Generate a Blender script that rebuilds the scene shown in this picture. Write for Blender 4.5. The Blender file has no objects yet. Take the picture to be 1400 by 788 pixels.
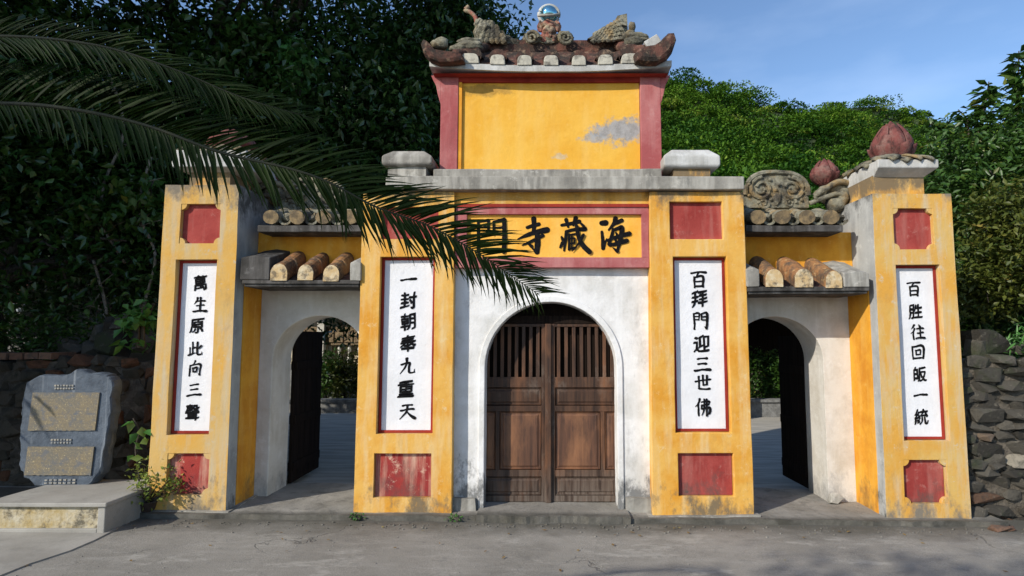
import bpy, bmesh, math, random
import numpy as np
from mathutils import Vector, Matrix, noise
R = math.radians
random.seed(7); rng = np.random.default_rng(7)
S = bpy.context.scene; C = S.collection

# ------------------------------------------------------------------ camera
CAMY, CAMH, PIT, FPX, PPX = -5.44, 1.60, math.atan(68/800), 800.0, 745.0
cd = bpy.data.cameras.new('camera'); cam = bpy.data.objects.new('camera', cd); C.objects.link(cam)
cam.location = (0, CAMY, CAMH); cam.rotation_euler = (R(90)+PIT, 0, 0)
cd.sensor_width = 36; cd.lens = FPX/1400*36; cd.shift_x = -(PPX-700)/1400
cd.clip_start = 0.05; cd.clip_end = 3000
S.camera = cam
# ------------------------------------------------------------------ sky, sun, exposure
AZ, EL = R(48), R(29)                 # sun: AZ to the left of straight-behind-camera, EL above horizon
sdir = Vector((-math.sin(AZ)*math.cos(EL), -math.cos(AZ)*math.cos(EL), math.sin(EL)))
W = bpy.data.worlds.new('World'); S.world = W; W.use_nodes = True
nt = W.node_tree; nt.nodes.clear()
sky = nt.nodes.new('ShaderNodeTexSky'); sky.sky_type = 'NISHITA'; sky.sun_disc = False
sky.sun_elevation = EL; sky.sun_rotation = math.atan2(sdir.x, sdir.y)
sky.air_density = 1.0; sky.dust_density = 0.5; sky.ozone_density = 3.8
bg = nt.nodes.new('ShaderNodeBackground'); bg.inputs[1].default_value = 0.15
wo = nt.nodes.new('ShaderNodeOutputWorld')
# faint wisps of cloud
tc = nt.nodes.new('ShaderNodeTexCoord'); mp = nt.nodes.new('ShaderNodeMapping')
mp.inputs['Scale'].default_value = (1.6, 1.6, 5)
nz = nt.nodes.new('ShaderNodeTexNoise'); nz.inputs['Scale'].default_value = 1.6; nz.inputs['Detail'].default_value = 7
cr = nt.nodes.new('ShaderNodeMapRange'); cr.inputs[1].default_value = .5; cr.inputs[2].default_value = .8
cr.inputs[3].default_value = 0; cr.inputs[4].default_value = .14
mx = nt.nodes.new('ShaderNodeMix'); mx.data_type = 'RGBA'; mx.inputs[7].default_value = (7.5, 8.4, 9.8, 1)
L = nt.links.new
L(tc.outputs['Generated'], mp.inputs[0]); L(mp.outputs[0], nz.inputs[0]); L(nz.outputs[0], cr.inputs[0])
L(cr.outputs[0], mx.inputs[0]); L(sky.outputs[0], mx.inputs[6]); L(mx.outputs[2], bg.inputs[0]); L(bg.outputs[0], wo.inputs[0])
sl = bpy.data.lights.new('sun', 'SUN'); sl.energy = 3.7; sl.angle = R(.5); sl.color = (1, .93, .82)
so = bpy.data.objects.new('sun', sl); C.objects.link(so); so.rotation_euler = (-sdir).to_track_quat('-Z', 'Y').to_euler()
so.location = sdir*30
S.view_settings.view_transform = 'Standard'; S.view_settings.look = 'None'
S.view_settings.exposure = 0.37; S.view_settings.gamma = 1

# ------------------------------------------------------------------ pixel measurements of the photo -> metres
_f = Vector((0, math.cos(PIT), math.sin(PIT))); _u = Vector((0, -math.sin(PIT), math.cos(PIT)))
def P(px, py, Y):
    r = _f + _u*((394-py)/FPX) + Vector(((px-PPX)/FPX, 0, 0)); t = (Y-CAMY)/r.y
    return (t*r.x, CAMH+t*r.z)
def X(px, py, Y): return P(px, py, Y)[0]
def Z(px, py, Y): return P(px, py, Y)[1]
def PX(px, py, y): x_, z_ = P(px, py, y); return (x_, y, z_)
def gz(x): return -0.030-0.010*x            # the road falls gently to the right

# ------------------------------------------------------------------ materials
def mat(name, build):
    m = bpy.data.materials.new(name); m.use_nodes = True; n = m.node_tree; n.nodes.clear()
    out = n.nodes.new('ShaderNodeOutputMaterial'); b = n.nodes.new('ShaderNodeBsdfPrincipled')
    n.links.new(b.outputs[0], out.inputs[0]); build(N(n, b)); return m
class N:
    def __init__(s, n, b): s.n = n; s.b = b; s.pos = None
    def P(s):
        if not s.pos: s.pos = s.n.nodes.new('ShaderNodeNewGeometry').outputs['Position']
        return s.pos
    def mapping(s, scale, loc=(0,0,0), src=None):
        m = s.n.nodes.new('ShaderNodeMapping'); m.inputs['Scale'].default_value = scale; m.inputs['Location'].default_value = loc
        s.n.links.new(src or s.P(), m.inputs[0]); return m.outputs[0]
    def noise(s, scale, detail=5, vec=None, rough=.6, dist=0):
        t = s.n.nodes.new('ShaderNodeTexNoise'); t.inputs['Scale'].default_value = scale; t.inputs['Detail'].default_value = detail
        t.inputs['Roughness'].default_value = rough; t.inputs['Distortion'].default_value = dist
        s.n.links.new(vec or s.P(), t.inputs['Vector']); return t.outputs[0]
    def rng(s, v, a, b, c=0., d=1.):
        m = s.n.nodes.new('ShaderNodeMapRange'); s.n.links.new(v, m.inputs[0])
        for i, k in enumerate((a, b, c, d)): m.inputs[i+1].default_value = k
        return m.outputs[0]
    def math(s, op, a, b=None, c=None):
        m = s.n.nodes.new('ShaderNodeMath'); m.operation = op
        for i, v in enumerate((a, b, c)):
            if v is None: continue
            if isinstance(v, (int, float)): m.inputs[i].default_value = v
            else: s.n.links.new(v, m.inputs[i])
        return m.outputs[0]
    def mix(s, f, a, b, mode='MIX'):
        m = s.n.nodes.new('ShaderNodeMix'); m.data_type = 'RGBA'; m.blend_type = mode
        for i, v in ((0, f), (6, a), (7, b)):
            if isinstance(v, (int, float)): m.inputs[i].default_value = v
            elif isinstance(v, tuple): m.inputs[i].default_value = (*v, 1)
            else: s.n.links.new(v, m.inputs[i])
        return m.outputs[2]
    def xyz(s, i, src=None):
        m = s.n.nodes.new('ShaderNodeSeparateXYZ'); s.n.links.new(src or s.P(), m.inputs[0]); return m.outputs[i]
    def attr(s, nm):
        a = s.n.nodes.new('ShaderNodeAttribute'); a.attribute_name = nm; return a.outputs['Fac']
    def objrand(s): return s.n.nodes.new('ShaderNodeObjectInfo').outputs['Random']
    def col(s, v):
        if isinstance(v, tuple): s.b.inputs['Base Color'].default_value = (*v, 1)
        else: s.n.links.new(v, s.b.inputs['Base Color'])
    def rough(s, v):
        if isinstance(v, (int, float)): s.b.inputs['Roughness'].default_value = v
        else: s.n.links.new(v, s.b.inputs['Roughness'])
    def bump(s, h, st=.3, d=.01):
        b = s.n.nodes.new('ShaderNodeBump'); b.inputs['Strength'].default_value = st; b.inputs['Distance'].default_value = d
        s.n.links.new(h, b.inputs['Height']); s.n.links.new(b.outputs[0], s.b.inputs['Normal'])
    def spec(s, v): s.b.inputs['Specular IOR Level'].default_value = v

def plaster(base, pale, dark, grime=(.07,.068,.06), zlo=None, zhi=None, pamt=.55, gamt=.35, blot=None):
    """limewash over render: washed streaks, pale worn areas, mould with its own ragged outline"""
    def f(k):
        streak = k.noise(1, 6, k.mapping((9, 9, 1.1)))
        big = k.noise(2.6, 7, rough=.65); fine = k.noise(55, 4)
        c = k.mix(k.rng(big, .42, .62), base, dark)
        c = k.mix(k.math('MULTIPLY', k.rng(streak, .48, .7), pamt), c, pale)
        c = k.mix(k.rng(k.noise(9, 8, rough=.75), .57, .66, 0, pamt), c, pale)
        c = k.mix(k.rng(fine, .55, .8, 0, .18), c, dark)
        z = k.xyz(2); mask = k.rng(k.noise(4.2, 9, k.mapping((1, 1, .45)), rough=.72), .57, .74, 0, gamt*.6)
        n2 = k.noise(3.1, 9, k.mapping((1.3, 1.3, .8), (4, 1, 2)), rough=.75)
        if zlo is not None:
            low = k.rng(z, zlo-.1, zlo+.75, .36, -.04); m2 = k.rng(k.math('ADD', n2, low), .72, .9, 0, gamt*2)
            mask = k.math('MAXIMUM', mask, m2)
        if zhi is not None:
            hi = k.rng(z, zhi-.45, zhi, 0, .36); m3 = k.rng(k.math('ADD', n2, hi), .7, .88, 0, gamt*1.7)
            mask = k.math('MAXIMUM', mask, m3)
        c = k.mix(k.math('MINIMUM', mask, .92), c, grime)
        if blot:
            for (bx, bz, rx, rz, colr, w) in blot:
                u = k.math('DIVIDE', k.math('SUBTRACT', k.xyz(0), bx), rx); v = k.math('DIVIDE', k.math('SUBTRACT', k.xyz(2), bz), rz)
                d = k.math('SQRT', k.math('ADD', k.math('MULTIPLY', u, u), k.math('MULTIPLY', v, v)))
                d = k.math('ADD', d, k.math('MULTIPLY', k.math('SUBTRACT', k.noise(6, 10, rough=.78), .5), 3.2))
                cc = k.mix(k.rng(k.noise(16, 8, rough=.75), .42, .6), colr, tuple(v*.72 for v in colr)); c = k.mix(k.rng(d, 1.0, .62, 0, w), c, cc)
        k.col(c); k.rough(.9); k.spec(.2)
        h = k.math('ADD', k.math('MULTIPLY', k.noise(22, 8, rough=.7), 1.0), k.math('MULTIPLY', big, 1.2))
        k.bump(h, .45, .012)
    return f
YEL, YPALE, YDARK = (.66, .375, .085), (.66, .50, .26), (.60, .27, .03)
M = {}
M['yellow'] = mat('ochre limewash', plaster(YEL, YPALE, YDARK, zlo=0, zhi=3.05, gamt=.6, pamt=.75, grime=(.15,.12,.08)))
M['yellow_worn'] = mat('worn ochre limewash', plaster((.58, .37, .11), (.52, .46, .34), (.60, .31, .055), zlo=0, zhi=3.05, gamt=.55, pamt=.85, grime=(.16,.15,.13)))
M['beam'] = mat('mouldy ochre beam', plaster((.66, .36, .07), (.60, .44, .20), (.40, .22, .05), gamt=1.5, pamt=.5, grime=(.045,.04,.03)))
M['yellow_old'] = mat('greyed ochre limewash', plaster((.54, .35, .12), (.47, .40, .28), (.58, .32, .065), zlo=0, zhi=3.05, gamt=.6, pamt=.9, grime=(.16,.14,.11)))
M['grey_side'] = mat('bare grey render', plaster((.40, .40, .38), (.55, .55, .52), (.30, .30, .29), zlo=0, zhi=3.0, gamt=.6, pamt=.6, grime=(.06,.06,.055)))
M['orange'] = mat('deep ochre limewash', plaster((.72, .34, .035), (.74, .46, .12), (.58, .23, .02), gamt=.35, pamt=.4, zlo=0, grime=(.10,.08,.05)))
M['white'] = mat('white limewash', plaster((.71, .70, .685), (.78, .78, .77), (.54, .53, .50), zlo=0.12, gamt=.75, pamt=.5, grime=(.15,.15,.145)))
M['white_low'] = mat('off-white limewash', plaster((.62, .59, .53), (.72, .70, .66), (.50, .46, .39), zlo=0.05, gamt=.3, pamt=.5, grime=(.16,.155,.15)))
M['pink'] = mat('faded red limewash', plaster((.40, .135, .13), (.50, .26, .24), (.32, .08, .08), gamt=.5, pamt=.45))
M['red'] = mat('red oxide limewash', plaster((.33, .06, .05), (.46, .22, .18), (.25, .035, .03), gamt=.45, pamt=.45, zlo=0.1))
M['red_flaking'] = mat('flaking red limewash', plaster((.33, .045, .035), (.58, .38, .28), (.25, .03, .03), gamt=.35, pamt=.9, zlo=0.1))
M['red_line'] = mat('dark red frame paint', plaster((.30, .035, .022), (.36, .06, .04), (.20, .02, .015), gamt=.12, pamt=.3))
M['board'] = mat('white painted board', plaster((.72, .72, .735), (.76, .76, .765), (.66, .66, .67), gamt=.08, pamt=.3))
M['name_yellow'] = mat('name board yellow', plaster((.80, .43, .075), (.82, .52, .16), (.76, .36, .04), gamt=.12, pamt=.35))
M['concrete'] = mat('weathered concrete', plaster((.29, .275, .24), (.46, .44, .39), (.17, .16, .14), gamt=1.1, pamt=.8, grime=(.05,.05,.046)))
M['concrete_pale'] = mat('pale cement cap', plaster((.46, .455, .43), (.60, .60, .58), (.32, .315, .29), gamt=.9, pamt=.7, grime=(.10,.10,.09)))
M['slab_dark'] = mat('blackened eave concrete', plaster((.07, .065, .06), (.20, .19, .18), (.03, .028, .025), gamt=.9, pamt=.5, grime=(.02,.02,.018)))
def f_simple_(c1, c2):
    def f(k): k.col(k.mix(k.rng(k.noise(14, 8, rough=.7), .42, .6), c1, c2)); k.rough(.95); k.bump(k.noise(40, 6), .4, .01)
    return f
def f_tile(k):
    r = k.objrand(); c = k.mix(r, (.26, .115, .05), (.36, .18, .07)); c = k.mix(k.rng(k.noise(3, 9, k.mapping((1,1,1),(8,1,3)), rough=.75), .46, .58, 0, .85), c, (.055, .042, .032))
    c = k.mix(k.rng(k.noise(9, 8, rough=.7), .45, .62), c, (.10, .07, .05)); c = k.mix(k.rng(k.noise(24, 6), .55, .7, 0, .6), c, (.45, .32, .16))
    k.col(c); k.rough(.92); k.spec(.2); k.bump(k.noise(60, 6), .5, .01)
M['tile'] = mat('fired clay tile', f_tile)
def f_tiler(k):
    c = k.mix(k.rng(k.noise(7, 8, rough=.7), .42, .6), (.13, .058, .043), (.032, .027, .023)); c = k.mix(k.rng(k.noise(4, 9, k.mapping((1,1,1),(2,7,3)), rough=.75), .46, .58, 0, .85), c, (.04, .033, .028)); c = k.mix(k.rng(k.noise(20, 6), .55, .7, 0, .6), c, (.30, .21, .14))
    k.col(c); k.rough(.95); k.spec(.2); k.bump(k.noise(50, 7), .6, .012)
M['tile_red'] = mat('mossy red roof plaster', f_tiler)
def f_end(k):
    c = k.mix(k.rng(k.noise(12, 8, rough=.7), .42, .62), (.50, .35, .17), (.58, .49, .33)); c = k.mix(k.rng(k.noise(16, 8, k.mapping((1,1,1),(3,3,3))), .50, .62, 0, .85), c, (.13, .10, .065))
    k.col(c); k.rough(.95); k.bump(k.noise(40, 6), .5, .01)
M['tile_end'] = mat('lime plaster tile end', f_end)
def f_endg(k):
    c = k.mix(k.rng(k.noise(10, 8, rough=.7), .42, .62), (.36, .34, .28), (.50, .47, .38)); c = k.mix(k.rng(k.noise(14, 8, k.mapping((1,1,1),(3,3,3))), .52, .66, 0, .8), c, (.08, .07, .06))
    k.col(c); k.rough(.95); k.bump(k.noise(40, 6), .5, .01)
M['tile_end_grey'] = mat('grey plaster tile end', f_endg)
M['tile_end_old'] = mat('brown stained tile end', f_simple_((.10, .075, .045), (.24, .17, .085)))
def f_orn(k):
    c = k.mix(k.rng(k.noise(8, 9, rough=.75), .40, .62), (.19, .175, .12), (.29, .275, .21)); c = k.mix(k.rng(k.noise(5, 8, k.mapping((1,1,1),(7,2,3))), .5, .64, 0, .75), c, (.30, .19, .07))
    c = k.mix(k.rng(k.noise(11, 8, k.mapping((1,1,1),(1,9,3))), .53, .68, 0, .9), c, (.035, .032, .028)); c = k.mix(k.rng(k.noise(3.5, 9, k.mapping((1,1,1),(5,5,3)), rough=.75), .47, .6, 0, .8), c, (.04, .037, .033))
    k.col(c); k.rough(.95); k.spec(.2); k.bump(k.noise(45, 8, rough=.7), .8, .015)
M['ornament'] = mat('lichened stucco ornament', f_orn)
def f_ornr(k):
    c = k.mix(k.rng(k.noise(7, 9, rough=.75), .42, .6), (.30, .09, .07), (.36, .30, .20)); c = k.mix(k.rng(k.noise(13, 8, k.mapping((1,1,1),(1,9,3))), .50, .64, 0, .9), c, (.06, .045, .04))
    k.col(c); k.rough(.95); k.spec(.2); k.bump(k.noise(45, 8, rough=.7), .8, .015)
M['ornament_red'] = mat('red stained stucco ornament', f_ornr)
def f_bud(k):
    c = k.mix(k.rng(k.noise(9, 8, rough=.7), .45, .65), (.17, .055, .048), (.20, .12, .10)); c = k.mix(k.rng(k.noise(1, 9, k.mapping((14, 14, 5)), rough=.75), .48, .62, 0, .85), c, (.05, .025, .022))
    k.col(c); k.rough(.9); k.spec(.2); k.bump(k.noise(40, 7), .6, .01)
M['bud'] = mat('dull red lotus stucco', f_bud)
def f_ink(k):
    k.col(k.mix(k.rng(k.noise(30, 5), .5, .75, 0, .5), (.008, .008, .009), (.028, .028, .03))); k.rough(.95); k.spec(.05)
M['ink'] = mat('black brush paint', f_ink)
def f_wood(k):
    g = k.noise(1, 8, k.mapping((34, 34, 1.6)), rough=.65, dist=.4); r = k.objrand()
    c = k.mix(k.rng(g, .36, .64), (.024, .012, .007), (.088, .042, .022)); c = k.mix(k.rng(k.noise(3, 6, k.mapping((2,2,.6))), .5, .68, 0, .75), c, (.19, .08, .035)); c = k.mix(k.rng(k.noise(5, 9, k.mapping((1,1,.5),(6,1,4)), rough=.75), .56, .68, 0, .6), c, (.17, .13, .10))
    c = k.mix(k.math('MULTIPLY', k.rng(k.xyz(2), .45, .05), k.rng(g, .42, .6, .15, .8)), c, (.16, .135, .11))
    c = k.mix(k.math('MULTIPLY', r, .35), c, (.03, .014, .008))
    k.col(c); k.rough(k.rng(g, .3, .7, .45, .75)); k.spec(.35); k.bump(g, .5, .006)
M['wood'] = mat('old dark door timber', f_wood)
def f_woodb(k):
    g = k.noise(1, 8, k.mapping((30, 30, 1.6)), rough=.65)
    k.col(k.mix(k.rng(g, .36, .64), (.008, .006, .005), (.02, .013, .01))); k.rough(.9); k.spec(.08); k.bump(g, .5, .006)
M['wood_warm'] = mat('warm reddish brown door panel', lambda k: (lambda g: (k.col(k.mix(k.rng(k.noise(2.6, 6, k.mapping((2, 2, .7), (3, 1, 1))), .42, .66), k.mix(k.rng(g, .36, .64), (.04, .017, .009), (.12, .05, .024)), (.24, .105, .045))), k.rough(.6), k.bump(g, .5, .006)))(k.noise(1, 8, k.mapping((34, 34, 1.6)), rough=.65, dist=.4)))  # middle panels get a warmer, redder brown in random patches
M['wood_black'] = mat('black timber and inner darkness', f_woodb)
def f_road(k):
    n1 = k.noise(.9, 8, rough=.62); n2 = k.noise(9, 8, rough=.7); n3 = k.noise(160, 3)
    sw = k.noise(1, 8, k.mapping((2.2, 9, 1)), rough=.6, dist=.8)
    c = k.mix(k.rng(n1, .35, .65), (.20, .188, .162), (.285, .268, .235)); c = k.mix(k.rng(sw, .5, .72, 0, .5), c, (.36, .345, .31))
    c = k.mix(k.rng(n2, .54, .7, 0, .45), c, (.13, .127, .12)); c = k.mix(k.rng(n3, .5, .72, 0, .6), c, (.10, .098, .094)); c = k.mix(k.rng(n3, .48, .3, 0, .5), c, (.40, .39, .37))
    c = k.mix(k.rng(k.noise(.55, 8, k.mapping((1, 1.8, 1), (3, 9, 1)), rough=.7), .52, .62, 0, .45), c, (.13, .122, .105)); c = k.mix(k.rng(k.noise(1.3, 9, k.mapping((1, 2, 1), (8, 2, 1)), rough=.75), .56, .62, 0, .5), c, (.40, .385, .345))
    c = k.mix(k.math('MULTIPLY', k.rng(k.math('ADD', k.xyz(1), k.math('MULTIPLY', k.noise(2.5, 8, rough=.7), .8)), -.12, .26), .8), c, (.075, .07, .055))
    v = k.n.nodes.new('ShaderNodeTexVoronoi'); v.feature = 'DISTANCE_TO_EDGE'; v.inputs['Scale'].default_value = .42
    wv = k.n.nodes.new('ShaderNodeVectorMath'); wv.operation = 'ADD'; k.n.links.new(k.P(), wv.inputs[0])
    nn = k.n.nodes.new('ShaderNodeTexNoise'); nn.inputs['Scale'].default_value = 2.2; nn.inputs['Detail'].default_value = 8; k.n.links.new(k.P(), nn.inputs['Vector'])
    k.n.links.new(nn.outputs[1], wv.inputs[1]); k.n.links.new(wv.outputs[0], v.inputs['Vector'])
    crk = k.math('MULTIPLY', k.rng(v.outputs[0], .005, .0, 0, .55), k.rng(k.noise(.8, 3, k.mapping((1,1,1),(5,5,5))), .48, .56))
    c = k.mix(crk, c, (.05, .05, .048))
    k.col(c); k.rough(.88); k.spec(.25)
    k.bump(k.math('SUBTRACT', k.math('ADD', k.math('MULTIPLY', n3, .35), k.math('MULTIPLY', n2, .8)), k.math('MULTIPLY', crk, 2)), .5, .012)
M['road'] = mat('worn concrete road', f_road)
def f_apron(k):
    n2 = k.noise(6, 8, rough=.7)
    c = k.mix(k.rng(k.noise(1.6, 7), .38, .62), (.25, .235, .205), (.34, .325, .29)); c = k.mix(k.rng(n2, .54, .7, 0, .5), c, (.17, .165, .15)); c = k.mix(k.rng(k.noise(130, 3), .52, .72, 0, .4), c, (.15, .15, .14))
    k.col(c); k.rough(.9); k.bump(n2, .4, .01)
M['apron'] = mat('pale cement apron', f_apron)
def f_step(k):
    n2 = k.noise(7, 9, rough=.75); c = k.mix(k.rng(k.noise(1.6, 7), .38, .62), (.20, .185, .155), (.30, .28, .245)); c = k.mix(k.rng(n2, .5, .66, 0, .75), c, (.10, .092, .078)); c = k.mix(k.rng(k.noise(130, 3), .52, .72, 0, .5), c, (.12, .11, .10))
    m = k.math('MULTIPLY', k.rng(k.xyz(1), .03, -.08), k.rng(k.noise(4, 9, k.mapping((1,3,1),(4,4,4)), rough=.7), .2, .62, .3, .95)); c = k.mix(m, c, (.045, .042, .032))
    k.col(c); k.rough(.92); k.bump(n2, .6, .015)
M['step'] = mat('worn stained cement step', f_step)
def f_court(k):
    s = k.noise(1, 6, k.mapping((1.2, 9, 1)))
    k.col(k.mix(k.rng(s, .4, .62), (.30, .285, .245), (.46, .43, .37))); k.rough(.85); k.bump(k.noise(20, 6), .4, .01)
M['court'] = mat('courtyard paving', f_court)
def f_earth(k):
    k.col(k.mix(k.rng(k.noise(5, 8, rough=.7), .4, .6), (.06, .045, .03), (.14, .11, .075))); k.rough(1); k.bump(k.noise(30, 8), .9, .03)
M['earth'] = mat('bare earth', f_earth)
def f_mortar(k):
    k.col(k.mix(k.rng(k.noise(9, 8, rough=.7), .4, .6), (.035, .03, .024), (.09, .08, .065))); k.rough(1); k.bump(k.noise(40, 8), .9, .03)
M['mortar_pale'] = mat('earthy joint mortar', lambda k: (k.col(k.mix(k.rng(k.noise(9, 8, rough=.7), .4, .6), (.05, .042, .03), (.13, .11, .085))), k.rough(1), k.bump(k.noise(40, 8), .9, .03)))
M['mortar'] = mat('dark joint earth', f_mortar)
def f_stone(k):
    r = k.objrand(); c = k.mix(k.rng(r, 0, .6), (.032, .029, .024), (.085, .077, .063)); c = k.mix(k.rng(r, .93, .95), c, (.12, .07, .045)); c = k.mix(k.rng(r, .96, .98), c, (.26, .23, .18))
    c = k.mix(k.rng(k.noise(14, 9, rough=.75), .5, .66, 0, .75), c, (.045, .042, .036)); c = k.mix(k.rng(k.noise(20, 7, k.mapping((1,1,1),(4,4,1))), .58, .7, 0, .4), c, (.22, .20, .16)); c = k.mix(k.rng(k.noise(3, 8, k.mapping((1,1,1),(9,4,1)), rough=.7), .52, .64, 0, .6), c, (.035, .05, .018))
    k.col(c); k.rough(.95); k.spec(.2); k.bump(k.noise(35, 9, rough=.75), .9, .02)
M['stone'] = mat('rubble stone', f_stone)
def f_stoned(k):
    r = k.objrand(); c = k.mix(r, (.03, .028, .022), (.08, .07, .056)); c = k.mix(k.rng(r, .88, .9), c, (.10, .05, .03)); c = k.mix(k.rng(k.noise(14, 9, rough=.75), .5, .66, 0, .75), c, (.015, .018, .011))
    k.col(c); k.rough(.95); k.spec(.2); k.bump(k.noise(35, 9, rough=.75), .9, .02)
M['stone_shaded'] = mat('rubble stone darkened for shade', f_stoned)  # darker copy of the rubble stone, the left wall's shade in its colour
def f_brick(k):
    r = k.objrand(); c = k.mix(r, (.11, .055, .035), (.19, .11, .07)); c = k.mix(k.rng(k.noise(18, 8, rough=.7), .5, .64, 0, .8), c, (.06, .05, .04))
    k.col(c); k.rough(.95); k.bump(k.noise(50, 7), .7, .012)
M['brick'] = mat('old brick', f_brick)
def f_slate(k):
    n1 = k.noise(5, 9, rough=.72); s = k.noise(1, 7, k.mapping((26, 26, 1.4)))
    c = k.mix(k.rng(n1, .38, .62), (.042, .058, .08), (.09, .115, .148)); c = k.mix(k.rng(s, .56, .72, 0, .45), c, (.34, .37, .40)); c = k.mix(k.rng(k.noise(28, 7), .6, .7, 0, .5), c, (.045, .055, .07))
    k.col(c); k.rough(.6); k.spec(.4); k.bump(k.noise(12, 10, rough=.78), .8, .02)
M['slate'] = mat('blue grey slate', f_slate)
def f_engr(k):     # rows of small incised characters, gold infill mostly worn
    z = k.xyz(2); x = k.xyz(0)
    rows = k.math('FRACT', k.math('MULTIPLY', z, 34)); rowm = k.rng(k.math('ABSOLUTE', k.math('SUBTRACT', rows, .5)), .30, .40, 1, 0)
    ch = k.noise(1, 3, k.mapping((150, 150, 110)), rough=.8)
    gap = k.rng(k.noise(1, 2, k.mapping((28, 28, 34))), .36, .40)
    c = k.mix(k.rng(k.noise(7, 7), .4, .65), (.20, .155, .085), (.13, .12, .095))
    m = k.math('MULTIPLY', k.math('MULTIPLY', rowm, k.rng(ch, .46, .54)), gap)
    c = k.mix(k.math('MULTIPLY', m, .45), c, (.09, .085, .075)); c = k.mix(k.rng(k.noise(95, 4, rough=.8), .5, .62, 0, .75), c, (.10, .10, .095)); c = k.mix(k.rng(k.noise(70, 4, k.mapping((1,1,1),(2,8,1)), rough=.8), .55, .66, 0, .8), c, (.42, .33, .17)); c = k.mix(k.rng(k.noise(16, 8), .5, .66, 0, .75), c, (.085, .10, .125))
    k.col(c); k.rough(.75); k.bump(ch, .3, .004)
M['engraving'] = mat('gold engraved text field', f_engr)
M['title'] = mat('worn pale incised title', lambda k: (k.col(k.mix(k.rng(k.noise(40, 6), .42, .58), (.13, .15, .17), (.34, .31, .25))), k.rough(.8)))
def f_plinth(k):
    c = k.mix(k.rng(k.noise(5, 8, rough=.7), .42, .6), (.36, .27, .12), (.46, .41, .30)); c = k.mix(k.rng(k.noise(7, 9, k.mapping((1,1,1),(2,5,1)), rough=.75), .50, .62, 0, .9), c, (.08, .07, .05))
    k.col(c); k.rough(.95); k.bump(k.noise(30, 8), .7, .015)
M['plinth_face'] = mat('stained ochre plinth face', f_plinth)
def leafmat(a, b, c_, rough=.42, spec=.5, trans=.25):
    def f(k):
        h = k.attr('hue'); c = k.mix(h, a, b); c = k.mix(k.rng(h, .9, 1), c, c_); k.col(c); k.rough(rough); k.spec(spec)
        n = k.n; out = [x for x in n.nodes if x.type == 'OUTPUT_MATERIAL'][0]
        t = n.nodes.new('ShaderNodeBsdfTranslucent'); n.links.new(c, t.inputs[0]); ms = n.nodes.new('ShaderNodeMixShader'); ms.inputs[0].default_value = trans
        n.links.new(k.b.outputs[0], ms.inputs[1]); n.links.new(t.outputs[0], ms.inputs[2]); n.links.new(ms.outputs[0], out.inputs[0])
    return f
M['leaf_dark'] = mat('dark glossy leaves', leafmat((.018, .052, .010), (.050, .115, .022), (.14, .24, .06), .28, .55, .22))
M['leaf_mid'] = mat('green leaves', leafmat((.022, .06, .010), (.065, .14, .02), (.16, .18, .03), .42, .45))
M['leaf_yellow'] = mat('yellow green leaves', leafmat((.10, .17, .025), (.26, .29, .05), (.50, .46, .12), .45, .4))
M['leaf_bright'] = mat('bright creeper leaves', leafmat((.05, .16, .03), (.10, .24, .05), (.2, .34, .09), .4, .5))
M['leaf_olive'] = mat('olive green leaves', leafmat((.04, .065, .010), (.13, .14, .02), (.24, .19, .04), .5, .4))
M['dead_leaf'] = mat('dry fallen leaves', leafmat((.14, .08, .03), (.26, .18, .07), (.3, .28, .10), .8, .1, .1))
M['liana'] = mat('pale dry liana bark', lambda k: (k.col(k.mix(k.rng(k.noise(40, 6), .4, .6), (.10, .09, .07), (.24, .21, .16))), k.rough(.9)))
M['forest'] = mat('hill forest leaves', leafmat((.018, .068, .006), (.11, .22, .016), (.20, .27, .035), .6, .15, .22))
M['palm'] = mat('palm leaflets', leafmat((.009, .020, .003), (.024, .042, .006), (.08, .075, .018), .55, .10, .14))
def f_rach(k): k.col(k.mix(k.rng(k.noise(20, 4), .4, .6), (.010, .014, .004), (.024, .026, .008))); k.rough(.8)
M['rachis'] = mat('palm leaf stalk', f_rach)
def f_bark(k):
    k.col(k.mix(k.rng(k.noise(1, 8, k.mapping((22, 22, 4))), .4, .62), (.035, .028, .02), (.10, .085, .065))); k.rough(.95); k.bump(k.noise(1, 8, k.mapping((30, 30, 6))), .9, .02)
M['bark'] = mat('dark bark', f_bark)
def f_hill(k): k.col(k.mix(k.rng(k.noise(.3, 6), .4, .6), (.015, .035, .008), (.05, .07, .02))); k.rough(1)
M['hill'] = mat('hillside undergrowth', f_hill)
def f_simple(c1, c2, sc=12, r=.9):
    def f(k): k.col(k.mix(k.rng(k.noise(sc, 8, rough=.7), .4, .62), c1, c2)); k.rough(r); k.bump(k.noise(sc*3, 6), .4, .01)
    return f
M['beige'] = mat('beige hall wall', f_simple((.42, .35, .24), (.52, .46, .34)))
M['brown_band'] = mat('carved brown frieze', f_simple((.10, .07, .04), (.26, .19, .11), 20))
M['grey_wall'] = mat('grey parapet wall', f_simple((.12, .12, .115), (.22, .22, .21)))
M['pale_post'] = mat('pale painted post', f_simple((.45, .43, .38), (.6, .58, .52)))
M['shed_roof'] = mat('brown shed tiles', f_simple((.14, .06, .04), (.24, .11, .08)))
M['pot'] = mat('dark clay pot', f_simple((.035, .022, .016), (.08, .05, .035)))
M['white_trim'] = mat('blue white fascia', f_simple((.45, .52, .6), (.6, .65, .7)))
def f_glass(k): k.col((.22, .50, .62)); k.rough(.08); k.b.inputs['Metallic'].default_value = .9
M['glass'] = mat('silvered glass ball', f_glass)

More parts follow.
